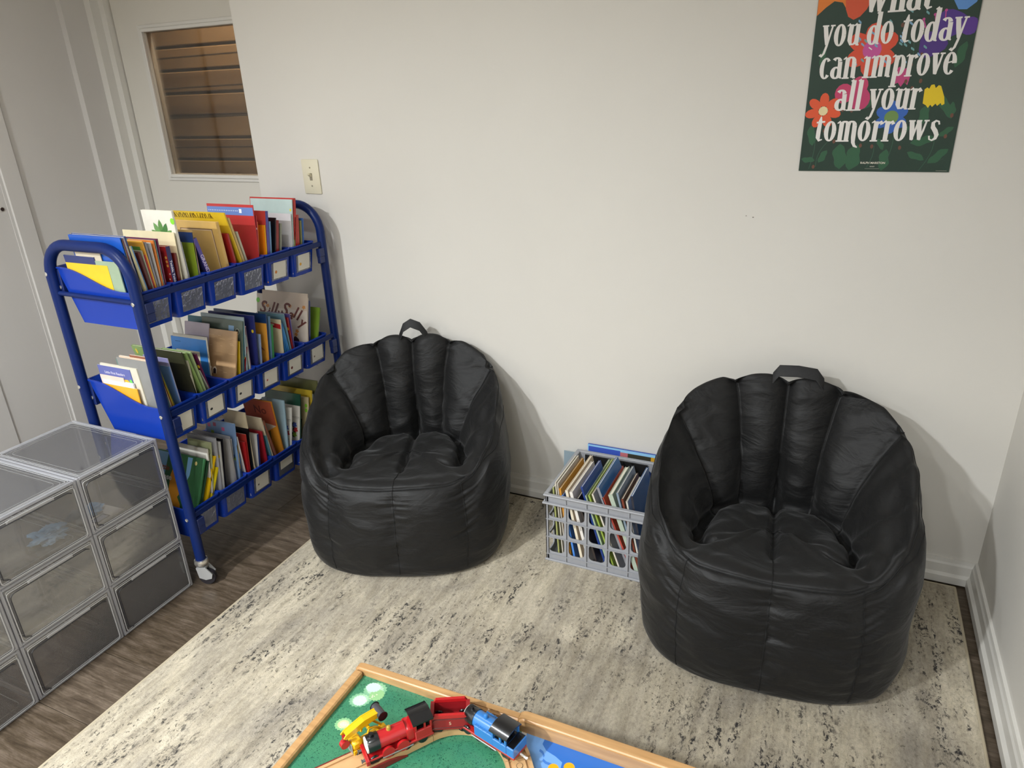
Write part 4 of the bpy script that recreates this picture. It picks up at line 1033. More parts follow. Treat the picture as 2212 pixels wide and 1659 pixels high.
        for x in (.45, .68, .9):
            fpoly(cv, 'face_print', blob(-w + w * x, h * .88, .0085, .0085, 16), '4A4A38'); fpoly(cv, 'face_print', blob(-w + w * x, h * .88, .0072, .0072, 16), 'A9AE84', -.0005)
    elif d == 'confetti':
        random.seed(2)
        for i in range(13): 
            x, z = -w * random.uniform(.08, .92), h * random.uniform(.55, .95)
            fpoly(cv, 'confetti_square', rect(x - .006, x + .006, z - .006, z + .006), ('C9608A', '3A62A8', '8AA84A', 'A84A6A')[i % 4])
    elif d == 'brown':
        text('spine_title', 'CURIOUS', .0095, mat('E6D8A8', .5), r, (.0008, t / 2, h * .25), (pi / 2, pi / 2, pi / 2), .0001, bold=.0004)
    elif d == 'crumple':
        fpoly(cv, 'rust_panel', [(-w, h * .72), (-.001, h * .66), (-.001, h * .995), (-w, h * .995)], '9A4A34')
        btext(cv, 'title', 'No', .040, '5A2018', -w * .45, h * .86, bold=.0008)
        fpoly(cv, 'dark_shape', [(-w * .55, h * .30), (-w * .36, h * .30), (-w * .26, h * .58), (-w * .50, h * .52)], '5A5A2A')
        fpoly(cv, 'pale_shape', [(-w * .98, h * .40), (-w * .30, h * .58), (-.002, h * .66), (-w * .98, h * .71)], 'BDAE9E')
    elif d == 'stars':
        for i, c in enumerate(('4A62B8', 'B83238', '7FA83A')):
            fpoly(cv, 'star_print', blob(-.020 + .004 * (i % 2), h * (.66 - .085 * i), .0085, .0085, 20, 5, .3, pi / 2), c, -.0004)
            fpoly(cv, 'star_backing', blob(-.024 + .004 * (i % 2), h * (.66 - .085 * i), .009, .010, 12), '24242A')  # dark disc printed behind each star
        fpoly(cv, 'rule_line', rect(-w * .8, -.001, h * .80, h * .805), '4A4A48'); fpoly(cv, 'rule_line', rect(-w * .8, -.001, h * .78, h * .783), '4A4A48')
    elif d == 'limedot':
        for z in (.86, .78): fpoly(cv, 'sticker', blob(-.009, h * z, .006, .007, 12), '8ACC3A')
        fpoly(cv, 'mark_print', [(-w * .5, h * .42), (-w * .38, h * .36), (-w * .30, h * .62), (-w * .34, h * .62), (-w * .40, h * .42), (-w * .48, h * .46)], '2A2420')
for (ti, k, y0, lean, w, h, t, c, sc, desc, deco, xf) in BK:
    lab = '%s in %s %s bin' % (desc, ORB[k], TN_[ti])
    r, cv = make_book('picture_book', lab, 'book', 'books in the %s tier of the cart' % TN_[ti], w, h, t / 1000, c, sc, (xf, y0, TIERZ[ti]), (radians(-lean), 0, 0))
    if deco: art(deco, r, cv, w, h, t / 1000)
    if 'yellow dot' in desc or 'yellow sticker' in desc:
        fpoly(cv, 'sticker', blob(-.006, h * .8, .0045, .0055, 12), 'E3C62A')

# ------------------------------------------------------------------ grey ribbed crate with books
GREY = mat('9A9B9F', 0.42, name='grey_plastic')
KX0, KX1, KY0, KY1, KZ0, KZ1 = -1.153, -0.838, -0.337, -0.045, 0.0085, 0.240
CR = thing('storage_crate', 'grey plastic lattice crate full of books between the two bean bags', 'crate', (KX0, KY0, KZ0))
KW, KD, KH = KX1 - KX0, KY1 - KY0, KZ1 - KZ0
def rounded_hole(a0, a1, c0, c1, r, n=4):
    pts = []
    for (cx, cz, s) in ((a1 - r, c1 - r, 0), (a0 + r, c1 - r, 90), (a0 + r, c0 + r, 180), (a1 - r, c0 + r, 270)):
        for i in range(n + 1):
            a = radians(s + 90 * i / n); pts.append((cx + r * cos(a), cz + r * sin(a)))
    return pts
def lattice(mb, length, nc, M):
    """side wall in local u (along), z up; outside at v=0 going inward +v"""
    zr = [0.022, 0.084, 0.146, 0.205]
    cw = length / nc
    for r_ in range(3):
        for c_ in range(nc):
            a0, a1, c0, c1 = c_ * cw, (c_ + 1) * cw, zr[r_], zr[r_ + 1]
            hole = rounded_hole(a0 + 0.007, a1 - 0.007, c0 + 0.007, c1 - 0.001, 0.013)
            # cell plate = cell rectangle minus rounded hole, as a ring strip
            outer = []
            cxm, czm = (a0 + a1) / 2, (c0 + c1) / 2
            for (u, z) in hole:
                du, dz = u - cxm, z - czm
                k = min((cw / 2) / abs(du) if abs(du) > 1e-9 else 1e9, ((c1 - c0) / 2) / abs(dz) if abs(dz) > 1e-9 else 1e9)
                outer.append((cxm + du * k, czm + dz * k))
            n = len(hole)
            vs = [M @ Vector((u, v, z)) for v in (0.005, 0.007) for (u, z) in outer] + [M @ Vector((u, v, z)) for v in (0.005, 0.007) for (u, z) in hole]
            fs = []
            for k in range(n):
                l = (k + 1) % n
                fs += [(k, l, 2 * n + l, 2 * n + k), (n + k, n + l, 3 * n + l, 3 * n + k), (2 * n + k, 2 * n + l, 3 * n + l, 3 * n + k)]
            mb.add(vs, fs)
    for c_ in range(nc + 1):
        u = min(max(c_ * cw, 0.0012), length - 0.0012)
        mb.box(u - 0.0012, u + 0.0012, 0, 0.007, 0.0, KH - 0.003, M)
    for z in zr[:3]:
        mb.box(0, length, -0.0005, 0.007, z - 0.0012, z + 0.0012, M)
    mb.box(0, length, 0.004, 0.007, 0, 0.022, M)
    mb.box(0, length, 0.004, 0.007, 0.205, KH - 0.002, M)
for nm, ln, nc, M in (('front_side', KW, 5, Matrix.Identity(4)), ('back_side', KW, 5, Matrix.Translation((KW, KD, 0)) @ Matrix.Rotation(pi, 4, 'Z')),
                      ('left_side', KD, 5, Matrix.Translation((0, KD, 0)) @ Matrix.Rotation(-pi / 2, 4, 'Z')), ('right_side', KD, 5, Matrix.Translation((KW, 0, 0)) @ Matrix.Rotation(pi / 2, 4, 'Z'))):
    mb = MB(); lattice(mb, ln, nc, M); mb.obj(nm, GREY, CR)
mb = MB()
mb.box(-0.006, KW + 0.006, -0.006, 0.008, KH - 0.006, KH, ch=0.002); mb.box(-0.006, KW + 0.006, KD - 0.008, KD + 0.006, KH - 0.006, KH, ch=0.002)
mb.box(-0.006, 0.008, 0.006, KD - 0.006, KH - 0.006, KH, ch=0.002); mb.box(KW - 0.008, KW + 0.006, 0.006, KD - 0.006, KH - 0.006, KH, ch=0.002)
mb.obj('rim', GREY, CR)
mb = MB()
mb.box(-0.008, KW + 0.008, -0.008, 0.005, 0.200, 0.206, ch=0.0015); mb.box(-0.008, 0.005, 0.005, KD, 0.200, 0.206, ch=0.0015); mb.box(0.005, KW, KD - 0.004, KD + 0.006, 0.200, 0.206)
mb.obj('upper_ledge', GREY, CR)
mb = MB().box(-0.002, KW + 0.002, -0.003, KD + 0.002, 0, 0.004, ch=0.001)
mb.box(-0.003, KW + 0.003, -0.004, 0.001, 0.0, 0.0065, ch=0.001)
mb.obj('base', GREY, CR)
CB = [(-1.137, 0.258, 0.169, 4, '8C9068', 4, 'moss green paperback, leftmost in the grey crate'), (-1.129, 0.276, 0.177, 3, 'D8D2C4', 5, 'thin white paperback, second from the left in the grey crate'), (-1.124, 0.274, 0.182, 4, 'B9B2A6', 6, 'grey paperback leaning on an amber book in the grey crate'), (-1.118, 0.258, 0.2, 6, 'D69A2E', 8, 'amber hardback in the left part of the grey crate'), (-1.110, 0.238, 0.108, 6, '3468B4', 10, 'low bright blue paperback in the left cell of the grey crate'), (-1.100, 0.256, 0.228, 8, 'E0CDB0', 12, 'cream hardback with an orange edge in the grey crate'), (-1.087, 0.253, 0.197, 9, 'E4DCD8', 14, 'thick white hardback in the grey crate'), (-1.064, 0.236, 0.178, 6, '3A3230', 16, 'dark photo paperback in the grey crate'), (-1.052, 0.277, 0.17, 6, '2450A4', 17, 'royal blue book with white script in the grey crate'), (-1.039, 0.251, 0.232, 5, 'A9BCA0', 18, 'pale sage paperback in the grey crate'), (-1.029, 0.255, 0.233, 5, '9AB04A', 19, 'lime green paperback in the grey crate'), (-1.018, 0.261, 0.224, 5, 'CFC4B4', 20, 'beige paperback in the middle of the grey crate'), (-1.005, 0.287, 0.191, 7, '2F6CB0', 21, 'blue book with slanting red lettering in the grey crate'), (-0.987, 0.256, 0.197, 5, 'C4553A', 22, 'rust red paperback in the middle of the grey crate'), (-0.973, 0.269, 0.174, 13, 'A8B4A0', 22, 'thick sage green boxed book in the grey crate'), (-0.947, 0.280, 0.167, 6, '8494A4', 23, 'grey-blue book with red splash in the grey crate'), (-0.932, 0.264, 0.158, 6, '6B4A34', 24, 'brown paperback in the right part of the grey crate'), (-0.918, 0.259, 0.148, 5, 'CFC9BE', 24, 'white paperback in the right part of the grey crate'), (-0.905, 0.280, 0.174, 6, '4A7CC0', 24, 'white and blue paperback beside the right bean bag')]
SPC = {0: 'A9AE6A', 3: 'C98A2E', 4: '4E8ADB', 5: 'E8DCC4', 6: 'EAE4DC', 8: '1E3A80', 11: 'D8CFC0', 12: '8A8A90', 13: 'B4463A', 14: 'B4C0AE', 16: '7A3A2A', 18: '30303A'}
xprev = -9
for i, (xt, zt, ln, t, c, lean, d) in enumerate(CB):
    z0 = KZ0 + 0.006
    x0 = xt + (zt - z0) * math.tan(radians(lean))
    x0 = min(max(x0, xprev), -0.857 - (len(CB) - 1 - i) * 0.0066)
    xprev = x0 + t / 1000 * 1.02
    lean2 = atan2(x0 - xt, zt - z0)
    h = hypot(x0 - xt, zt - z0)
    # book local frame turned so that its spine faces the room (-Y) and the cover faces right (+X)
    r, cv = make_book('crate_book', d, 'book', 'books in the grey crate', ln, h, t / 1000, c, SPC.get(i, ''), (0, 0, 0), (0, 0, 0))
    Mx = Matrix.Translation((x0 + t / 1000 * 0.5, -0.324, z0)) @ Matrix.Rotation(-lean2, 4, 'Y') @ Matrix.Rotation(-pi / 2, 4, 'Z')
    Mx = Mx @ Matrix.Diagonal((1, -1, 1, 1)) if False else Mx
    r.matrix_world = Mx
    if i == 12:
        text('title', 'Amazing', 0.045, mat('A82A30', 0.5), cv, (-ln * .5, t / 1000 + .0004, h * .55), (pi / 2, radians(-50), pi), 0.0001, bold=.0012)
    if i == 8:
        text('title', 'Lovely', 0.032, mat('E6E6EA', 0.5), cv, (-ln * .5, t / 1000 + .0004, h * .6), (pi / 2, radians(-60), pi), 0.0001, bold=.0004)
    if i == 15:
        mb = MB(); p = [(-ln * .2, h * .3), (-ln * .3, h * .28), (-ln * .8, h * .8), (-ln * .74, h * .86)]
        mb.add([(a, t / 1000 + .0003, b_) for a, b_ in p], [(0, 1, 2, 3)]); mb.obj('red_print', mat('C4503A', .4), cv, fix=False)
    if i in (5, 6, 14):
        text('spine_print', {5: 'GOLDEN', 6: 'COUNTING', 14: 'G'}[i], 0.007, mat('5A5248' if i != 14 else 'C4683A', .5), r, (.0012 if i != 14 else .0012, t / 2000, h * .55), (pi / 2, pi / 2 if i != 14 else 0, pi / 2), .0001)
b1, cv = make_book('wall_leaning_book', 'large blue and yellow picture book standing between the grey crate and the wall', 'book', None, 0.30, 0.246, 0.007, '3A5AB0', '', (-0.829, -0.034, 0.0085), (radians(-3), 0, 0))
fpoly(cv, 'cover_band', rect(-.30, -.001, .215, .2455), '8FC4E8'); fpoly(cv, 'cover_band', rect(-.297, -.19, .18, .240), '3A55B4', -.0006); fpoly(cv, 'cover_band', rect(-.19, -.165, .19, .236), 'B86A70', -.0006)
fpoly(cv, 'cover_band', rect(-.165, -.09, .19, .236), '3A382C', -.0006); fpoly(cv, 'cover_band', rect(-.09, -.002, .19, .236), 'C9982C', -.0006)
b2, cv = make_book('wall_leaning_book', 'small blue-grey booklet standing at the left back corner of the crate', 'book', None, 0.05, 0.205, 0.003, '93A4AE', '', (-1.163, -0.030, 0.0085), (radians(-3), 0, 0))

# ------------------------------------------------------------------ clear stacking boxes
CLR = clear_mat('clear_acrylic', (0.995, 0.995, 0.998), 2.2, 1.45, 0.070, 'FAFAFF', 0.05, trans=.5)  # whitish mix and boosted reflection paint ceiling brightness into the clear plastic
CLR2 = clear_mat('clear_acrylic_edge', (0.95, 0.952, 0.965), 1.2, 1.5, 0.36, 'FAFAFF', 0.10, trans=.5)  # edges and beads whitened more, painting in their bright highlights
CLR3 = clear_mat('clear_acrylic_bead', (0.95, 0.955, 0.97), 1.4, 1.55, 0.55, 'FFFFFF', 0.08, trans=.4)
DARKL = mat('2E2E33', 0.4, name='dark_gap_line')  # dark colour imitates the refraction along the door gap
BW, BD, BH = 0.234, 0.336, 0.1625
def rr_loop(a0, a1, b0, b1, r, n=5):
    pts = []
    for (cx, cy, s) in ((a1 - r, b1 - r, 0), (a0 + r, b1 - r, 90), (a0 + r, b0 + r, 180), (a1 - r, b0 + r, 270)):
        for i in range(n + 1):
            a = radians(s + 90 * i / n); pts.append((cx + r * cos(a), cy + r * sin(a)))
    return pts
def box_proto():
    P = {}
    t = 0.0012
    # local: x 0 (front) .. -BD (back), y 0..BW, z 0..BH
    for nm, b in (('top_panel', (-BD + .006, -.006, .006, BW - .006, BH - .0035, BH - .0035 + t)), ('bottom_panel', (-BD + .006, -.006, .006, BW - .006, .004, .004 + t)),
                  ('near_side_panel', (-BD + .006, -.006, .0025, .0025 + t, .006, BH - .006)), ('far_side_panel', (-BD + .006, -.006, BW - .0025 - t, BW - .0025, .006, BH - .006)),
                  ('back_panel', (-BD + .0025, -BD + .0025 + t, .006, BW - .006, .006, BH - .006))):
        P[nm] = (MB().box(*b).mesh(nm), CLR)
    e = 0.0075
    mb = MB()
    for (y0, y1) in ((0, e), (BW - e, BW)):
        for (z0, z1) in ((0, e), (BH - e, BH)):
            mb.box(-BD + e, -e, y0, y1, z0, z1, ch=0.0015)
        for (x0, x1) in ((-BD, -BD + e), (-e, 0)):
            mb.box(x0, x1, y0, y1, 0, BH, ch=0.0015)
    for (z0, z1) in ((0, e), (BH - e, BH)):
        for (x0, x1) in ((-BD, -BD + e), (-e, 0)):
            mb.box(x0, x1, e, BW - e, z0, z1, ch=0.0015)
    P['edge_frame'] = (mb.mesh('edge_frame'), CLR2)
    mb = MB()
    for ins, r in ((0.021, 0.010), (0.030, 0.014)):
        mb.tube([(x, y, BH - .0028) for x, y in rr_loop(-BD + ins, -ins, ins, BW - ins, r)], 0.0007, 5, True)
    for (zz) in (0.0058,):
        mb.tube([(x, y, zz) for x, y in rr_loop(-BD + .028, -.028, .026, BW - .026, 0.012)], 0.0007, 5, True)
    for ins in (0.0045, 0.0105, 0.0150):
        mb.tube([(x, y, BH - .0006) for x, y in rr_loop(-BD + ins, -ins, ins, BW - ins, .004)], 0.0006, 5, True)
    for ins in (0.0040, 0.0110):
        mb.tube([(-.0004, y, z) for y, z in rr_loop(ins, BW - ins, ins, BH - ins, .004)], 0.0006, 5, True)
    for yy in (0.004, BW - 0.004):
        mb.tube([(x, yy, z) for x, z in rr_loop(-BD + .03, -.018, .018, BH - .018, .012)], 0.0007, 5, True)
        for q in (0.014, .0195): mb.tube([(-BD + .01, yy, q), (-.01, yy, q)], 0.0006, 5)
    P['moulded_bead'] = (mb.mesh('moulded_bead'), CLR3)
    d = {}
    a0, a1, b0, b1 = 0.016, BW - 0.016, 0.012, BH - 0.022
    d['door_panel'] = (MB().box(-0.0022, -0.0010, 0.0085, BW - 0.0085, 0.0085, BH - 0.0085).mesh('door_panel'), CLR)
    L = [(0.0005, a0 + .014, b0)] + [(0.0005, a0, b0 + .008)] + [(0.0005, a0, b1 - .016)] + [(0.0005, a0 + .012 - .012 * cos(radians(q)), b1 - .012 + .012 * sin(radians(q))) for q in (0, 30, 60, 90)] + [(0.0005, a1 - .012, b1), (0.0005, a1 - .003, b1 - .005)]
    d['door_gap_line'] = (MB().tube([(x + .0012, y, z) for x, y, z in L], 0.0012, 6).mesh('door_gap_line'), DARKL)
    mb = MB()
    mb.tube([(0.0006, y, z) for y, z in rr_loop(a0 - .006, a1 + .006, b0 - .005, b1 + .007, .008)], 0.0009, 5, True)
    mb.box(-0.001, 0.0004, .060, BW - .060, b1 + .001, b1 + .0085, ch=.0006)
    mb.tube([(0.0006, .062, b1 + .001), (0.0006, .066, b1 + .0088), (0.0006, BW - .066, b1 + .0088), (0.0006, BW - .062, b1 + .001)], 0.0008, 5)
    d['door_bead'] = (mb.mesh('door_bead'), CLR3)
    for q in (P, d):
        for nm in q: q[nm][0].materials.append(q[nm][1])
    return P, d
BP, BDR = box_proto()
RW = ['bottom', 'middle', 'top']
CLN = ['beside the blue cart', 'in the middle column', 'in the column farthest from the cart']
for c_ in range(3):
    for r_ in range(3):
        t = thing('stacking_box', 'clear plastic drop-front shoe box, %s row, %s' % (RW[r_], CLN[c_]), 'storage box',
                  (-2.092, -0.832 - 0.2365 * (c_ + 1) + 0.0015, 0.0008 + 0.1635 * r_), group='clear stacked shoe boxes')
        for nm in BP: link(nm, BP[nm][0], t)
        dr = link('front_door', BDR['door_panel'][0], t)
        link('door_gap_line', BDR['door_gap_line'][0], dr); link('door_bead', BDR['door_bead'][0], dr)
# contents of the top row
zb_ = 0.0008 + 0.1635 * 2 + 0.0058
pc = thing('picture_card', 'white card with blue and black picture panels inside the top clear box beside the cart', 'card', (-2.155, -1.045, zb_), (0, 0, radians(4)))
MB().box(-0.045, 0.045, 0.0, 0.085, 0, 0.0008).obj('card_sheet', mat('D6D0C8', .5), pc)
for (x0, x1, y0, y1, c) in ((-.035, .0, .008, .040, '23304A'), (-.030, -.005, .012, .036, '7C8FB0'), (.008, .036, .008, .05, '3A3A48'), (.012, .032, .012, .046, '8C92A8')):
    MB().box(x0, x1, y0, y1, .0008, .0011 if c[0] in '23' else .0014).obj('picture_panel', mat(c, .4), pc)
cl = thing('crumpled_wrapper', 'crumpled pale blue plastic wrapper inside the top clear box beside the cart', 'wrapper', (-2.185, -1.005, zb_ + .0016))
def crumple(seed, sx, sy, sz, m, parent, nm):
    bm = bmesh.new(); bmesh.ops.create_icosphere(bm, subdivisions=4, radius=1)
    for v in bm.verts:
        p = v.co.copy(); n = noise.noise(p * 2.1 + Vector((seed, 0, 0))) * .5 + abs(noise.noise(p * 5 + Vector((0, seed, 0)))) * .45
        p *= 0.75 + n
        v.co = Vector((p.x * sx, p.y * sy, max(p.z, -.55) * sz + .55 * sz))
    me = bpy.data.meshes.new(nm); bm.to_mesh(me); bm.free(); me.materials.append(m); return link(nm, me, parent)
crumple(3, .030, .035, .012, mat('6E9CC4', .3, name='pale_blue_film', vary=.3, vscale=40), cl, 'wrapper_film')
cl2 = thing('crumpled_wrapper', 'added blue bundle imitating a refraction inside the top clear box of the middle column', 'cloth', (-2.175, -1.125, zb_ + .0006))  # bundle added to imitate a refracted view of the card
crumple(8, .04, .045, .018, mat('7FA0BC', .6, name='blue_refraction', vary=.45, vscale=60), cl2, 'refraction_bundle')

# ------------------------------------------------------------------ bean bag chairs
def fabric():
    m = bpy.data.materials.new('black_nylon'); m.use_nodes = True
    nt = m.node_tree; b = nt.nodes['Principled BSDF']; L = nt.links.new
    b.inputs['Base Color'].default_value = (0.0070, 0.0069, 0.0070, 1)
    b.inputs['Roughness'].default_value = 0.58
    b.inputs['Specular IOR Level'].default_value = 0.34
    b.inputs['Sheen Weight'].default_value = 0.08; b.inputs['Sheen Roughness'].default_value = 0.4
    tc = nt.nodes.new('ShaderNodeTexCoord')
    def nz(s, sc, d):
        mp = nt.nodes.new('ShaderNodeMapping'); mp.inputs['Scale'].default_value = sc
        n = nt.nodes.new('ShaderNodeTexNoise'); n.inputs['Scale'].default_value = s; n.inputs['Detail'].default_value = d; n.inputs['Distortion'].default_value = 0.8
        L(tc.outputs['Object'], mp.inputs[0]); L(mp.outputs[0], n.inputs['Vector']); return n
    a = nz(9, (1, 1, 2.2), 4); c = nz(38, (0.6, 0.6, 2), 3); w = nz(900, (1, 1, 1), 1)
    b1 = nt.nodes.new('ShaderNodeBump'); b1.inputs['Strength'].default_value = 0.35; b1.inputs['Distance'].default_value = 0.02
    b2 = nt.nodes.new('ShaderNodeBump'); b2.inputs['Strength'].default_value = 0.2; b2.inputs['Distance'].default_value = 0.004
    b3 = nt.nodes.new('ShaderNodeBump'); b3.inputs['Strength'].default_value = 0.15; b3.inputs['Distance'].default_value = 0.0006
    L(a.outputs['Fac'], b1.inputs['Height']); L(c.outputs['Fac'], b2.inputs['Height']); L(w.outputs['Fac'], b3.inputs['Height'])
    L(b1.outputs[0], b2.inputs['Normal']); L(b2.outputs[0], b3.inputs['Normal']); L(b3.outputs[0], b.inputs['Normal'])
    return m
NYL = fabric()
SEAMM = mat('030303', 0.8, name='black_seam_thread')
def interp(tab, a):
    for i in range(len(tab) - 1):
        if a <= tab[i + 1][0]:
            t = (a - tab[i][0]) / (tab[i + 1][0] - tab[i][0]); t = t * t * (3 - 2 * t)
            return tab[i][1] + (tab[i + 1][1] - tab[i][1]) * t
    return tab[-1][1]
def bean_bag(label, loc, rz, P, seed):
    """closed bag surface: angle a around (0 = back, 180 = front), v from under the base, up the outside, over the crest, down to the seat centre"""
    NA, NV = 300, 170
    HT = P['H']; RX, RYB, RYF = P['rx'], P['ryb'], P['ryf']
    root = thing('bean_bag_chair', label, 'bean bag', loc, (0, 0, rz))
    seams = P['seams']           # back seam angles (deg, signed)
    def radius(a, rx, ryb, ryf, e=3.1):
        # superellipse, a=0 at +Y
        s, c = abs(sin(a)), abs(cos(a))
        ry = ryb if cos(a) > 0 else ryf
        return 1.0 / ((s / rx) ** e + (c / ry) ** e) ** (1 / e)
    def prof(a):
        d = abs(math.degrees(math.atan2(sin(a), cos(a))))
        R = radius(a, RX, RYB, RYF)
        H = interp(HT, d)
        w = 1 - min(max((d - 128) / 20, 0), 1); w = w * w * (3 - 2 * w)
        seat = interp([(0, .262), (80, .268), (144, .292), (180, .295)], d)
        rcr = interp([(0, .150), (70, .158), (100, .172), (120, .205), (144, .262), (180, .27)], d)
        wide = min(max((d - 90) / 50, 0), 1)
        bk = min(max((110 - d) / 80, 0), 1)      # how much this is backrest
        # wall version
        th = 0.17 + 0.03 * (1 - bk)
        rc = R * (0.90 - 0.02 * bk)
        ra, rb = 0.945 - .015 * wide, 0.90 - .03 * wide
        A = [(0, 0), (0.55 * R, 0.0), (0.86 * R, 0.002), (0.965 * R, 0.030), (1.01 * R, 0.10), (1.02 * R, 0.20), (1.01 * R, 0.20 + (H - .2) * .45), (0.985 * R, 0.20 + (H - .2) * .80), (ra * R, H - 0.016), (rb * R, H), (0.81 * R, H - 0.038),
             (rcr + (.81 * R - rcr) * .52, seat + (H - seat) * (.56 - .1 * wide)), (rcr + .016, seat + (H - seat) * .20), (rcr, seat - 0.004), (rcr * .74, seat + .014), (rcr * .35, 0.287), (0, 0.289)]
        F = 0.315
        B = [(0, 0), (0.55 * R, 0.0), (0.86 * R, 0.002), (0.955 * R, 0.028), (1.0 * R, 0.09), (1.01 * R, 0.155), (1.0 * R, 0.21), (0.985 * R, 0.25), (0.955 * R, H - 0.022), (0.90 * R, H - .002), (0.82 * R, H + .006),
             (0.68 * R, H - .004), (0.52 * R, H - 0.008), (0.38 * R, H - .012), (0.22 * R, H - .020), (0.09 * R, 0.288), (0, 0.289)]
        return [(p[0] * w + q[0] * (1 - w), p[1] * w + q[1] * (1 - w)) for p, q in zip(A, B)], w
    def catmull(pts, u):
        n = len(pts) - 1
        x = u * n; i = min(int(x), n - 1); t = x - i
        p = [pts[min(max(i + k, 0), n)] for k in (-1, 0, 1, 2)]
        return tuple(0.5 * ((2 * p[1][j]) + (-p[0][j] + p[2][j]) * t + (2 * p[0][j] - 5 * p[1][j] + 4 * p[2][j] - p[3][j]) * t * t + (-p[0][j] + 3 * p[1][j] - 3 * p[2][j] + p[3][j]) * t ** 3) for j in (0, 1))
    off = P.get('off', (0, 0.02))
    base = []
    for i in range(NA):
        a = 2 * pi * i / NA
        pr, w = prof(a)
        row = []
        for j in range(NV + 1):
            r, z = catmull(pr, j / NV)
            # the seat centre sits a little toward the back
            k = j / NV
            row.append(Vector((r * sin(a) * -1, r * cos(a), max(z, 0))))
        base.append(row)
    # normals
    def nrm(i, j):
        a = base[(i + 1) % NA][j] - base[(i - 1) % NA][j]; b_ = base[i][min(j + 1, NV)] - base[i][max(j - 1, 0)]
        n = a.cross(b_)
        return n.normalized() if n.length > 1e-9 else Vector((0, 0, 1))
    S0 = 16.0
    vc = 8.6 / S0                # v of crest
    vcr = 13.0 / S0              # v of seat crease
    sa = sorted(seams)
    fs_ = P['fseams']
    def puff(d, L_):
        # distance to nearest seam pair; 0 at seam, 1 mid panel
        for q in range(len(L_) - 1):
            if L_[q] <= d <= L_[q + 1]:
                h = (L_[q + 1] - L_[q]) / 2; t = 1 - abs(d - (L_[q] + L_[q + 1]) / 2) / h
                return 1 - (1 - t) ** 2.4, min(abs(d - L_[q]), abs(d - L_[q + 1]))
        return 1.0, 99
    out = []
    sd = Vector((seed * 3.1, seed * 1.7, seed))
    for i in range(NA):
        a = 2 * pi * i / NA
        d = math.degrees(a); d = d - 360 if d > 180 else d
        row = []
        pb, db = puff(d, sa)
        dfr = (d + 360) % 360    # 180 = front
        pf_, df_ = puff(dfr, [60] + fs_ + [300])
        for j in range(NV + 1):
            v = j / NV
            p = base[i][j]; n = nrm(i, j)
            amp = 0.0
            inner = min(max((v - vc + 0.055) / 0.05, 0), 1) * min(max((vcr + .03 - v) / 0.06, 0), 1)
            if abs(d) < sa[-1]:
                amp += 0.030 * (pb - 0.80) * inner
            else:
                amp -= 0.022 * math.exp(-((abs(d) - sa[-1]) / 5.0) ** 2) * inner
            # outside vertical seams in front
            outm = min(max((v - 3 / S0) / 0.06, 0), 1) * min(max((vc - v) / 0.05, 0), 1)
            if 60 < dfr < 300: amp += 0.012 * (pf_ - 1) * outm
            # seat: middle seam runs front to back
            if v > vcr - .10:
                x = abs(p.x); s_ = min(max((v - vcr + .10) / 0.06, 0), 1)
                front = 1
                amp += -0.020 * math.exp(-(x / 0.012) ** 2) * s_ * front - 0.006 * math.exp(-(x / 0.05) ** 2) * s_
            # crease between seat and wall
            if abs(d) < 150:
                amp -= 0.024 * math.exp(-((v - vcr - .002) / 0.018) ** 2) * min(max((142 - abs(d)) / 30, 0), 1)
            # front edge seam
            if abs(d) > 140: amp -= 0.006 * math.exp(-((v - 8.9 / S0) / 0.010) ** 2)
            # gathers next to the seams and overall creasing
            q = p * 1.0 + sd
            g = noise.noise(Vector((q.x * 5, q.y * 5, q.z * 6))) * 0.010
            near_b = math.exp(-(db / 6.0) ** 2) if abs(d) < sa[-1] else 0
            wv = noise.noise(Vector((d * .02, v * 60, seed))) * 0.006 * max(near_b * inner, math.exp(-(df_ / 7.0) ** 2) * outm)
            cr = (0.5 - abs(noise.noise(Vector((q.x * 9, q.y * 9, q.z * 13 + 4))))) * 0.010
            seatm = min(max((v - vcr + .02) / 0.05, 0), 1)
            cr2 = (0.5 - abs(noise.noise(Vector((q.x * 16, q.y * 11, 7.0))))) * 0.012 * seatm
            fl = min(p.z / 0.05, 1)
            pp = p + n * (amp + (g + wv + cr - .005 + cr2) * fl)
            row.append(Vector((pp.x + off[0] * v, pp.y + off[1] * min(v * 1.2, 1), max(pp.z, 0.0))))
        out.append(row)
    mean_c = sum((out[i][NV] for i in range(NA)), Vector()) / NA
    vs = []; fs = []
    for i in range(NA):
        for j in range(1, NV): vs.append(out[i][j])
    m = NV - 1
    for i in range(NA):
        k = (i + 1) % NA
        for j in range(m - 1):
            fs.append((i * m + j, k * m + j, k * m + j + 1, i * m + j + 1))
    b0 = len(vs); vs.append(Vector((0, 0, 0))); vs.append(mean_c)
    for i in range(NA):
        k = (i + 1) % NA
        fs.append((b0, k * m, i * m)); fs.append((b0 + 1, i * m + m - 1, k * m + m - 1))
    body = MB().add(vs, fs).obj('bag_body', NYL, root, 180)
    body.data.polygons.foreach_set('use_smooth', [True] * len(body.data.polygons))
    def seam(d, v0, v1, name='seam', rad=0.0013):
        i = int(round((d % 360) / 360 * NA)) % NA
        pts = []
        for j in range(int(v0 * NV), int(v1 * NV) + 1, 1):
            pts.append(out[i][j] + nrm(i, j) * 0.0006)
        if len(pts) > 2: MB().tube(pts, rad, 6).obj(name, SEAMM, root, 60)
    for d in sa: seam(d, vc - .045, vcr - .01)
    for d in fs_: seam(d, 3 / S0, 8.9 / S0)
    seam(180, 8.9 / S0, 15.6 / S0)
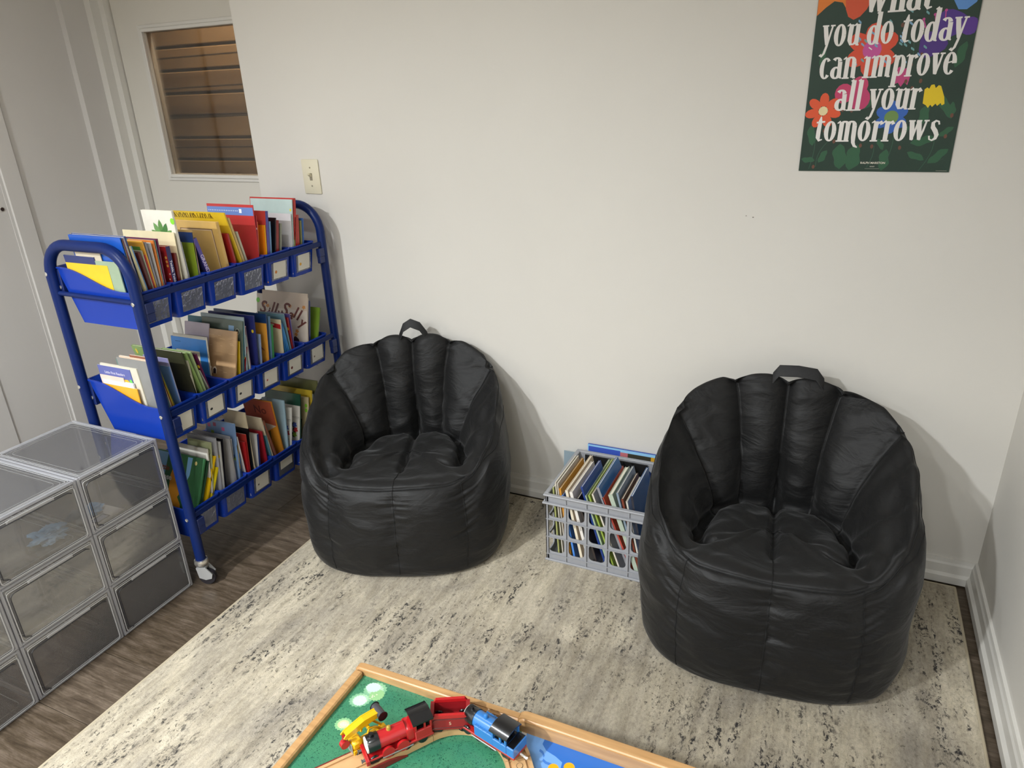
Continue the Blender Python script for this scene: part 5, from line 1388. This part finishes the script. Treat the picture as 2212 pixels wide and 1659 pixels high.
    # top edge seams of front and of the crest
    def ringseam(d0, d1, v, name='seam'):
        pts = []
        k = d0
        while k <= d1:
            i = int(round((k % 360) / 360 * NA)) % NA
            j = int(v * NV); pts.append(out[i][j] + nrm(i, j) * 0.0005)
            k += 360 / NA
        MB().tube(pts, 0.0013, 6).obj(name, SEAMM, root, 60)
    ringseam(fs_[0], fs_[-1], 8.9 / S0)
    ringseam(-fs_[0] + 0, fs_[0], vc - .012, 'crest_seam')
    # arm lines: from the front corner up to the shoulder
    for s_ in (1, -1):
        d0 = fs_[0] if s_ == 1 else 360 - fs_[0]
        pts = []
        for k in range(24):
            t = k / 23
            dd = d0 + (s_ * -1) * t * (fs_[0] - sa[-1] - 6)
            v = 8.9 / S0 - 2.1 / S0 * sin(pi * t * .5) ** 1.0 * (1 if True else 0)
            i = int(round((dd % 360) / 360 * NA)) % NA; j = int(v * NV)
            pts.append(out[i][j] + nrm(i, j) * 0.0005)
        MB().tube(pts, 0.0012, 6).obj('arm_seam', SEAMM, root, 60)
    # carry strap
    sp = P['strap']
    pts = sp['pts']; wd = sp['w']
    mb = MB(); n = len(pts); th = 0.0022
    vs = []
    for k, (x, y, z) in enumerate(pts):
        a = Vector(pts[max(k - 1, 0)]); b_ = Vector(pts[min(k + 1, n - 1)])
        T = (b_ - a).normalized(); N = Vector((0, -1, 0)).cross(T).normalized()
        wy = Vector(sp['dir']).normalized() * wd / 2
        for s1 in (1, -1):
            for s2 in (1, -1): vs.append(Vector((x, y, z)) + wy * s1 + N * th / 2 * s2)
    f = []
    for k in range(n - 1):
        o = k * 4; p = o + 4
        f += [(o, o + 1, p + 1, p), (o + 2, p + 2, p + 3, o + 3), (o, p, p + 2, o + 2), (o + 1, o + 3, p + 3, p + 1)]
    f += [(0, 2, 3, 1), (n * 4 - 4, n * 4 - 3, n * 4 - 1, n * 4 - 2)]
    mb.add(vs, f).obj('carry_strap', mat('0B0B0D', 0.6, name='black_webbing', bump=.3, bscale=900), root, 50)
    return root
HL = [(0, 0.578), (28, 0.572), (58, 0.520), (80, 0.465), (100, 0.420), (122, 0.368), (140, 0.318), (150, .306), (180, 0.302)]
bean_bag('black nylon bean bag chair next to the blue book cart, strap standing up', (-1.628, -0.322, 0.0085), radians(23),
         dict(H=HL, rx=0.315, ryb=0.255, ryf=0.315, seams=[-62, -30, 0, 30, 62], fseams=[144, 180, 216],
              strap=dict(pts=[(-0.045, .235, .545), (-0.040, .236, .575), (-0.025, .238, .610), (0.0, .24, .625), (0.030, .24, .612), (0.052, .238, .580), (0.058, .236, .545)], w=0.028, dir=(0, .5, .8))), 1)
HL2 = [(a_, h_ * 1.035) for a_, h_ in HL]
bean_bag('black nylon bean bag chair in the right corner beside the grey crate', (-0.522, -0.366, 0.0085), radians(4),
         dict(H=HL2, rx=0.318, ryb=0.270, ryf=0.300, seams=[-62, -30, 0, 30, 62], fseams=[144, 180, 216],
              strap=dict(pts=[(-0.046, .245, .555), (-0.040, .250, .592), (-0.026, .255, .612), (0.02, .257, .614), (0.066, .255, .610), (0.084, .250, .588), (0.090, .245, .555)], w=0.030, dir=(0, .6, .8))), 2)

bf = thing('folder', 'black folder standing against the back side inside the grey crate', 'folder', (-1.125, KY1 - 0.017, KZ0 + .0055))
MB().box(0, 0.205, 0, .0030, 0, .222, ch=.0008).box(0, .205, .0042, .0062, 0, .216).obj('folder_cover', mat('101012', .5), bf)

# ------------------------------------------------------------------ train play table
BZ = 0.380
WOOD = bpy.data.materials.new('beech_wood'); WOOD.use_nodes = True
nt = WOOD.node_tree; b = nt.nodes['Principled BSDF']
tc = nt.nodes.new('ShaderNodeTexCoord'); mp = nt.nodes.new('ShaderNodeMapping'); mp.inputs['Scale'].default_value = (3, 40, 40)
n = nt.nodes.new('ShaderNodeTexNoise'); n.inputs['Scale'].default_value = 3; n.inputs['Detail'].default_value = 4
r = nt.nodes.new('ShaderNodeValToRGB'); r.color_ramp.elements[0].position = .3; r.color_ramp.elements[0].color = lin('AC8355'); r.color_ramp.elements[1].position = .7; r.color_ramp.elements[1].color = lin('C49A68')
nt.links.new(tc.outputs['Object'], mp.inputs[0]); nt.links.new(mp.outputs[0], n.inputs['Vector']); nt.links.new(n.outputs['Fac'], r.inputs[0]); nt.links.new(r.outputs[0], b.inputs['Base Color'])
b.inputs['Roughness'].default_value = 0.35
TB = thing('train_table', 'low wooden train play table with a green and blue printed top', 'table', (-1.139, -1.233, 0))
tx, ty = TB.location.x, TB.location.y
TL_, TW_ = 1.075, 0.72
def board_mat():
    m = bpy.data.materials.new('speckled_green_board'); m.use_nodes = True
    nt = m.node_tree; b = nt.nodes['Principled BSDF']; L = nt.links.new
    tc = nt.nodes.new('ShaderNodeTexCoord')
    v = nt.nodes.new('ShaderNodeTexNoise'); v.inputs['Scale'].default_value = 330; v.inputs['Detail'].default_value = 2; v.inputs['Distortion'].default_value = 1.5
    r = nt.nodes.new('ShaderNodeValToRGB'); r.color_ramp.elements[0].position = 0.36; r.color_ramp.elements[0].color = lin('1C5240'); r.color_ramp.elements[1].position = 0.43; r.color_ramp.elements[1].color = lin('3F8060')
    n2 = nt.nodes.new('ShaderNodeTexNoise'); n2.inputs['Scale'].default_value = 9; n2.inputs['Detail'].default_value = 3
    r2 = nt.nodes.new('ShaderNodeValToRGB'); r2.color_ramp.elements[0].position = 0.35; r2.color_ramp.elements[0].color = (0.62, 0.86, 0.92, 1); r2.color_ramp.elements[1].position = 0.6; r2.color_ramp.elements[1].color = (1, 1, 0.95, 1)
    mx = nt.nodes.new('ShaderNodeMix'); mx.data_type = 'RGBA'; mx.blend_type = 'MULTIPLY'; mx.inputs['Factor'].default_value = 1
    L(tc.outputs['Object'], v.inputs['Vector']); L(tc.outputs['Object'], n2.inputs['Vector']); L(v.outputs['Fac'], r.inputs[0]); L(n2.outputs['Fac'], r2.inputs[0])
    L(r.outputs[0], mx.inputs['A']); L(r2.outputs[0], mx.inputs['B']); L(mx.outputs['Result'], b.inputs['Base Color'])
    b.inputs['Roughness'].default_value = 0.35
    return m
bd = MB().box(0, TL_, -TW_, 0, BZ - 0.012, BZ).obj('play_board', board_mat(), TB)
HC = [0]
def hflat(name, poly, c, lay=1, parent=bd):
    HC[0] += 1
    z0 = BZ + 0.0001 + 0.000015 * HC[0]
    pts = [(p[0] - tx, p[1] - ty) for p in poly]
    return MB().prism(pts, z0 - 0.00001, z0).obj(name, mat(c, 0.35), parent)
hflat('water_print', [(-0.832, -1.2335), (-0.064, -1.2335), (-0.064, -1.9), (-0.70, -1.9), (-0.74, -1.40), (-0.786, -1.33), (-0.806, -1.285), (-0.822, -1.255)], 'D9D6CC', 1)
hflat('water_print', [(-0.823, -1.2335), (-0.065, -1.2335), (-0.065, -1.9), (-0.69, -1.9), (-0.73, -1.40), (-0.777, -1.325), (-0.798, -1.285), (-0.816, -1.255)], '6FA0DC', 2)
hflat('water_print', [(-0.792, -1.2335), (-0.066, -1.2335), (-0.066, -1.9), (-0.60, -1.9), (-0.62, -1.40), (-0.70, -1.32), (-0.735, -1.29), (-0.750, -1.275), (-0.752, -1.262), (-0.765, -1.256), (-0.782, -1.252), (-0.792, -1.243)], '2C69BC', 3)
sq = [(-0.792, -1.255), (-0.786, -1.257), (-0.781, -1.263), (-0.781, -1.269), (-0.775, -1.272), (-0.766, -1.272), (-0.758, -1.276)]
hflat('ripple_print', [(x, y + .0022) for x, y in sq] + [(x, y - .0022) for x, y in reversed(sq)], '3F76C4', 4)
for (x, y) in ((-0.7605, -1.277), (-0.739, -1.266), (-0.712, -1.284)):
    hflat('orange_print', blob(x, y, .0085, .0085, 18), 'E8A62A' if x < -.72 else '4F86CF', 5)
    if x < -.72: hflat('orange_print', blob(x, y - .0008, .0078, .0074, 18), 'F2A514', 6)
random.seed(12)
def bush(cx, cy, rx, ry, rot, cols):
    for k, (c, s) in enumerate(cols):
        pts = blob(0, 0, rx * s, ry * s, 64, 16, .07)
        ca, sa = cos(rot), sin(rot)
        hflat('bush_print', [(cx + x * ca - y * sa, cy + x * sa + y * ca) for x, y in pts], c, 1 + k)
bush(-1.101, -1.253, .020, .016, .3, (('7FB48C', 1), ('A9C9B0', .72)))
bush(-1.112, -1.281, .019, .015, .6, (('7AB08A', 1), ('A2C8A4', .75)))
bush(-1.092, -1.262, .013, .012, .6, (('8FBC84', 1.0),))
bush(-1.112, -1.283, .0115, .0105, .2, (('C2DBD4', 1),))
bush(-1.107, -1.250, .013, .010, .2, (('BCD8CE', 1),))
bush(-1.108, -1.334, .0145, .0125, .3, (('86BA86', 1), ('C4D69A', .68), ('DDE3B4', .42)))
for i in range(26):
    a = random.random() * 6.28; q = random.random()
    c0 = ((-1.108, -1.282, .008), (-1.096, -1.268, .009), (-1.107, -1.334, .008))[i % 3]
    hflat('blossom_print', blob(c0[0] + c0[2] * q * cos(a), c0[1] + c0[2] * q * sin(a), .0012, .0009, 6), 'ECEFC8', 5)
# rails
mb = MB().box(-0.016, 0.0, -TW_, -0.001, 0.345, BZ + 0.011, ch=0.0025); mb.obj('left_rail', WOOD, TB)
mb = MB().box(TL_, TL_ + 0.016, -TW_, -0.001, 0.345, BZ + 0.011, ch=0.0025); mb.obj('right_rail', WOOD, TB)
def rail(name, x0, x1, y0, y1, zt0, zt1, zb0, r):
    pts = [(x0, zb0)] + [(x0 + r - r * cos(a), zt0 - r + r * sin(a)) for a in [radians(q) for q in (0, 20, 45, 70, 90)]] + [(x0 + (x1 - x0) * k / 6, zt0 + (zt1 - zt0) * k / 6) for k in range(1, 7)] + [(x1, zb0)]
    bm = bmesh.new()
    fv = [bm.verts.new((x, y0, z)) for x, z in pts]; f = bm.faces.new(fv)
    e = bmesh.ops.extrude_face_region(bm, geom=[f])
    for v in e['geom']:
        if isinstance(v, bmesh.types.BMVert): v.co.y = y1
    bmesh.ops.recalc_face_normals(bm, faces=bm.faces[:])
    bmesh.ops.bevel(bm, geom=[q for q in bm.edges if all(abs(v.co.z - zb0) > .001 for v in q.verts) and abs(q.verts[0].co.y - q.verts[1].co.y) < 1e-5], offset=0.004, segments=3, affect='EDGES')
    me = bpy.data.meshes.new(name); bm.to_mesh(me); bm.free(); me.materials.append(WOOD)
    me.polygons.foreach_set('use_smooth', [True] * len(me.polygons)); me.set_sharp_from_angle(angle=radians(35))
    return link(name, me, TB)
rail('far_rail', -0.020, 0.300, 0.0, 0.017, BZ + 0.014, BZ + 0.022, 0.345, 0.012)
rail('far_rail', 0.296, TL_ + 0.018, -0.001, 0.0205, BZ + 0.027, BZ + 0.031, 0.345, 0.016)
rail('near_rail', -0.018, TL_ + 0.018, -TW_ - 0.017, -TW_, BZ + 0.016, BZ + 0.016, 0.345, 0.014)
mb = MB().box(0.03, TL_ - 0.03, -TW_ + 0.03, -TW_ + 0.05, 0.27, BZ - 0.013).box(0.03, TL_ - 0.03, -0.05, -0.03, 0.27, BZ - 0.013).box(0.03, 0.05, -TW_ + .05, -0.05, 0.27, BZ - 0.013).box(TL_ - 0.05, TL_ - 0.03, -TW_ + .05, -0.05, 0.27, BZ - 0.013)
mb.obj('apron', WOOD, TB)
for (x, y) in ((0.055, -0.055), (TL_ - 0.055, -0.055), (0.055, -TW_ + 0.055), (TL_ - 0.055, -TW_ + 0.055)):
    MB().box(x - .024, x + .024, y - .024, y + .024, 0.0085, BZ - 0.014, ch=.003).obj('leg', WOOD, TB)

# wooden track
TRK = mat('C9A171', 0.45, name='track_beech', vary=.18, vscale=30)
TZ = BZ + 0.0012
TH = 0.0115
sec = [(-.0200, 0), (-.0200, TH), (-.0150, TH), (-.0150, TH - .003), (-.0100, TH - .003), (-.0100, TH), (.0100, TH), (.0100, TH - .003), (.0150, TH - .003), (.0150, TH), (.0200, TH), (.0200, 0)]
def track(label, path, red=False, zs=None):
    t = thing('wooden_track', label, 'toy track', (path[0][0], path[0][1], TZ), group='wooden track pieces on the play table')
    vs = []; n = len(path); k = len(sec)
    for i, p in enumerate(path):
        a = Vector(path[max(i - 1, 0)]); b_ = Vector(path[min(i + 1, n - 1)]); d = (b_ - a).normalized(); nn = Vector((-d.y, d.x))
        z = zs[i] if zs else 0
        for (o, h) in sec:
            vs.append((p[0] + nn.x * o - path[0][0], p[1] + nn.y * o - path[0][1], h + z))
    fs = [tuple(range(k)), tuple(range((n - 1) * k, n * k))] + [(i * k + j, i * k + (j + 1) % k, (i + 1) * k + (j + 1) % k, (i + 1) * k + j) for i in range(n - 1) for j in range(k)]
    MB().add(vs, fs).obj('track_body', TRK, t, 30)
    return t
TCX, TCY, TR = -0.890, -1.350, 0.097
def arcp(a0, a1, n=10): return [(TCX + TR * cos(radians(a0 + (a1 - a0) * i / n)), TCY + TR * sin(radians(a0 + (a1 - a0) * i / n))) for i in range(n + 1)]
track('short curved wooden track piece behind the red toy engine', arcp(127.6, 144.5, 5))
track('curved wooden track piece under the red toy wagon', arcp(82.6, 127.0))
track('curved wooden track piece under the blue toy engine', arcp(37.6, 82.0))
p0 = (TCX + TR * cos(radians(37)), TCY + TR * sin(radians(37))); dv = (sin(radians(37)), -cos(radians(37)))
def lerp_path(p, d, a, b_, n=4): return [(p[0] + d[0] * (a + (b_ - a) * i / n), p[1] + d[1] * (a + (b_ - a) * i / n)) for i in range(n + 1)]
t = track('straight wooden track piece leading away from the blue toy engine', lerp_path(p0, dv, 0.0005, 0.15))
kb = MB().lathe([(0.0052, 0), (0.0052, 0.0003)], 16, Matrix.Translation((dv[0] * .012, dv[1] * .012, TH)))
kb.obj('joint_line', mat('3A2A1A', .7), t); MB().lathe([(0.0045, 0), (0.0045, 0.0005)], 16, Matrix.Translation((dv[0] * .012, dv[1] * .012, TH))).obj('joint_peg', TRK, t)
q0 = (TCX + TR * cos(radians(145)), TCY + TR * sin(radians(145))); dq = (-sin(radians(145)), cos(radians(145)))
tr = track('ramped wooden track piece with dark red sides under the red toy engine', lerp_path(q0, dq, 0.0005, 0.20, 10), zs=[0.0006 * max(i - 4, 0) for i in range(11)])
nq = Vector((-dq[1], dq[0]))
for s in (1, -1):
    pts = []
    mb = MB(); vs = []
    for i in range(11):
        d_ = 0.045 + 0.155 * i / 10
        for (o, h) in ((.0204, 0), (.0234, 0), (.0234, 1), (.0204, 1)):
            hh = (TH - .002) * min(i / 1.5, 1) + 0.0006 * max(i - 2, 0) if h else 0
            vs.append((dq[0] * d_ + nq.x * o * s, dq[1] * d_ + nq.y * o * s, hh))
    fs = [(0, 1, 2, 3), (40, 41, 42, 43)] + [(i * 4 + j, i * 4 + (j + 1) % 4, i * 4 + 4 + (j + 1) % 4, i * 4 + 4 + j) for i in range(10) for j in range(4)]
    mb.add(vs, fs).obj('red_side', mat('7A2420', .45, name='dark_red_paint', vary=.2, vscale=40), tr)

# toy trains (plain fronts)
RED = mat('B01C20', 0.22, name='toy_red', coat=.5); DRED = mat('8E1A20', 0.3, name='toy_dark_red', coat=.3)
BLK = mat('141416', 0.25, name='toy_black', coat=.4); TBL = mat('2F72B6', 0.28, name='toy_blue', coat=.3); YEL = mat('E6B012', 0.28, name='toy_yellow', coat=.4)
GRY = mat('8C8C8E', 0.35, name='toy_grey', coat=.2); WHT = mat('D9D6CE', 0.35, name='toy_white')
def wheels(root, xs, r=.0085, half=.014, m=BLK):
    for x in xs:
        for s in (-1, 1):
            MB().lathe([(r * .4, -.0015), (r * .9, -.0015), (r, 0), (r * .9, .0015), (r * .4, .0015)], 18, Matrix.Translation((x, s * half, r)) @ Matrix.Rotation(pi / 2, 4, 'X')).obj('wheel', m, root, 35)
def roof(root, x0, x1, hw, z, rise, m, over=.002):
    n = 10
    top = [(-hw - over + (2 * hw + 2 * over) * k / n, z + rise * (1 - (2 * k / n - 1) ** 2)) for k in range(n + 1)]
    bot = [(y, zz - .0022) for y, zz in reversed(top)]
    MB().prism(top + bot, x0, x1, Matrix(((0, 0, 1, 0), (1, 0, 0, 0), (0, 1, 0, 0), (0, 0, 0, 1)))).obj('cab_roof', m, root, 50)
def engine(label, loc, head, body, red=False):
    z0 = TZ + TH - 0.003 + .0006
    e = thing('toy_engine', label, 'toy train', (loc[0], loc[1], z0), (0, 0, head))
    RX_ = Matrix.Rotation(pi / 2, 4, 'Y')
    MB().box(-.054, .056, -.0165, .0165, .0095, .0135, ch=.0008).obj('running_plate', RED if red else mat('A8201E', .3, coat=.3), e)
    MB().box(.050, .056, -.0185, .0185, .006, .0155, ch=.0008).obj('buffer_beam', RED, e)
    wheels(e, (-.036, -.010, .018, .042), .0088 if not red else .0085)
    MB().box(-.048, .048, -.009, .009, .004, .0095).obj('frame', BLK, e)
    for s in (-1, 1):
        MB().box(-.020, .030, s * .0165 - .0010, s * .0165 + .0010, .0065, .0090, ch=.0006).obj('side_rod', mat('9A9896', .3, .6), e)
        for yy in (s * .010,):
            MB().lathe([(.0022, 0), (.0022, .004), (.0034, .0045), (.0034, .0055)], 12, Matrix.Translation((.056, yy, .0115)) @ RX_).obj('buffer', mat('6A6A6C', .3, .4) if red else RED, e, 30)
    bz = .0290
    bx0 = -.012 if red else -.004
    MB().lathe([(.0130, bx0), (.0130, .030)], 28, Matrix.Translation((0, 0, bz)) @ RX_).obj('boiler', body, e, 35)
    MB().lathe([(.0142, .030), (.0142, .0475), (.0135, .0485)], 28, Matrix.Translation((0, 0, bz)) @ RX_).obj('smokebox', BLK, e, 35)
    MB().lathe([(.0128, .0484), (.0124, .0500), (.006, .0512), (.001, .0514)], 28, Matrix.Translation((0, 0, bz)) @ RX_).obj('smokebox_door', WHT if red else mat('B9B6AC', .35), e, 35)
    MB().lathe([(.0036, .0405), (.0032, .046), (.0040, .0475), (.0026, .0478)], 14, Matrix.Translation((.040, 0, 0))).obj('funnel', BLK, e, 35)
    MB().lathe([(.0040, .0405), (.0040, .0445), (.0030, .0472), (.0008, .0482)], 14, Matrix.Translation((.012, 0, 0))).obj('dome', body if not red else mat('C9A24A', .3, .5), e, 35)
    if red:
        for s in (-1, 1):
            for x in (.020, -.004):
                MB().lathe([(.0098, -.0022), (.0098, .0022)], 20, Matrix.Translation((x, s * .0148, .0135)) @ Matrix.Rotation(pi / 2, 4, 'X')).obj('wheel_splasher', body, e, 35)
        MB().box(-.026, -.011, -.0142, .0142, .0135, .0375, ch=.0035).obj('firebox', body, e, 40)
        cx0, cx1 = -.052, -.024
    else:
        for s in (-1, 1):
            y0_, y1_ = sorted((s * .0085, s * .0172))
            MB().box(-.014, .024, y0_, y1_, .0135, .0335, ch=.0012).obj('side_tank', body, e)
        for q in range(5): MB().box(.022 - q * .008, .0225 - q * .008, -.0176, .0176, .0336, .0340).obj('tank_rivet_line', mat('5E96CF', .3), e)
        cx0, cx1 = -.040, -.012
        MB().box(-.054, -.040, -.0172, .0172, .0135, .0315, ch=.0012).obj('coal_bunker', body, e)
        MB().box(-.0525, -.0405, -.0152, .0152, .0316, .0322).obj('coal', BLK, e)
        text('number', '1', .012, mat('D9B84A', .4), e, (.006, -.0177, .022), (pi / 2, 0, 0), .0001)
    mb = MB().box(cx0, cx1, -.0172, .0172, .0135, .0300, ch=.0012)
    for x in (cx0, cx1 - .003):
        for y in (-.0172, .0142): mb.box(x, x + .003, y, y + .003, .030, .0465)
    mb.box(cx0 + .010, cx0 + .013, -.0172, -.0142, .030, .0465).box(cx0 + .010, cx0 + .013, .0142, .0172, .030, .0465)
    mb.box(cx1 - .0025, cx1, -.0140, .0140, .030, .0465)
    mb.obj('cab', body, e)
    MB().box(cx0 + .001, cx1 - .003, -.0140, .0140, .0302, .0306).obj('cab_floor', BLK, e)
    roof(e, cx0 - .003, cx1 + .003, .0172, .0465, .0052, BLK)
    MB().tube([(-.054, 0, .0095), (-.062, 0, .0085), (-.0665, .001, .0085), (-.0675, .002, .012)], .0018, 6).obj('coupling_hook', WHT, e, 40)
    return e
hr = atan2(-.082, -.063)
engine('red toy steam engine with black cab roof and black smokebox', (-.9960, -1.3400), hr, RED, True)
engine('blue toy tank engine with black cab roof at the right end of the train', (-.8625, -1.2750), radians(180 - 13), TBL, False)
w = thing('toy_wagon', 'open dark red toy tender wagon between the red and the blue engine', 'toy train', (-.9380, -1.2735, TZ + TH - .0024), (0, 0, radians(27)))
wheels(w, (-.020, .020), .0085)
mb = MB(); L2, W2, z1, z2, th = .0315, .0175, .0125, .040, .0028
mb.box(-L2, L2, -W2, W2, z1 - .003, z1)
mb.box(-L2, L2, -W2, -W2 + th, z1, z2 - .006).box(-L2, L2, W2 - th, W2, z1, z2 - .006).box(-L2, -L2 + .006, -W2 + th, W2 - th, z1, z2 - .004).box(L2 - .006, L2, -W2 + th, W2 - th, z1, z2 - .004)
mb.obj('wagon_body', DRED, w)
mb = MB()
for s in (-1, 1):
    y0_, y1_ = sorted((s * (W2 - th - .001), s * (W2 + .001)))
    mb.prism([(-L2 + .004, z2 - .006), (L2 - .004, z2 - .006), (L2 - .008, z2), (-L2 + .008, z2)], y0_, y1_, Matrix(((1, 0, 0, 0), (0, 0, 1, 0), (0, 1, 0, 0), (0, 0, 0, 1))))
mb.obj('flared_top', RED, w)
mb = MB()
for s in (-1, 1):
    y = s * (W2 + .0002)
    mb.tube([(x, y, z) for x, z in ((-L2 + .003, z1 + .001), (-L2 + .003, z2 - .014), (-L2 + .007, z2 - .009), (L2 - .007, z2 - .009), (L2 - .003, z2 - .014), (L2 - .003, z1 + .001))], .0004, 5, True)
mb.obj('panel_line', BLK, w)
text('number', '5', .009, mat('D9B49A', .4), w, (0, -W2 - .0004, .022), (pi / 2, 0, 0), .0001)
for x in (-.019, .019): MB().lathe([(.0055, 0), (.0055, .0012)], 18, Matrix.Translation((x, .006, z1))).obj('wheel_arch', BLK, w)
MB().box(-.028, .028, -.012, .012, .005, .0095).obj('frame', BLK, w)
MB().box(L2, L2 + .012, -.003, .003, .008, .011, ch=.0008).obj('coupling_bar', WHT, w)
# yellow toy crane
cr = thing('toy_crane', 'yellow toy crane truck with red hook left of the red toy engine', 'toy crane', (-1.0445, -1.3520, BZ + .0003), (0, 0, atan2(-.049, -.024)))
wheels(cr, (-.020, .020), .0075, .0115)
MB().box(-.034, .030, -.0105, .0105, .006, .018, ch=.001).obj('chassis', YEL, cr)
MB().box(.012, .030, -.0105, .0105, .018, .033, ch=.003).obj('cab', YEL, cr, 40)
MB().box(.0302, .0312, -.0085, .0085, .011, .031, ch=.0004).obj('grey_front_plate', GRY, cr)
for s in (-1, 1):
    MB().tube([(-.028, s * .0095, .018), (-.012, s * .009, .040), (.0, s * .0095, .046), (.006, s * .009, .028)], .0022, 6).obj('support_bar', YEL, cr, 40)
MB().tube([(0, -.010, .046), (0, .010, .046)], .003, 10).obj('pivot', YEL, cr, 40)
mb = MB()
for s in (-1, 1):
    mb.prism([(-.024, .052), (-.024, .061), (.004, .062), (.036, .054), (.0405, .050), (.037, .046), (.004, .050)], s * .0055 - .001, s * .0055 + .001, Matrix(((1, 0, 0, 0), (0, 0, 1, 0), (0, 1, 0, 0), (0, 0, 0, 1))))
mb.add([(-.024, -.0055, .0605), (.004, -.0055, .0615), (.004, .0055, .0615), (-.024, .0055, .0605), (.036, -.0055, .0535), (.036, .0055, .0535)], [(0, 1, 2, 3), (1, 4, 5, 2)])
mb.obj('boom', YEL, cr)
MB().tube([(-.024, -.013, .056), (-.024, .013, .056)], .0070, 18).obj('winch_drum', mat('4A4A4E', .35, .3), cr, 40)
MB().tube([(-.024, -.0136, .056), (-.024, -.0126, .056)], .0082, 18).tube([(-.024, .0126, .056), (-.024, .0136, .056)], .0082, 18).obj('drum_flange', BLK, cr, 40)
MB().tube([(.038, 0, .050), (.0385, 0, .040)], .0028, 8).tube([(.0385, -.004, .034), (.0385, .004, .034)], .0072, 14).obj('hook_block', mat('A8161C', .3, coat=.3), cr, 40)
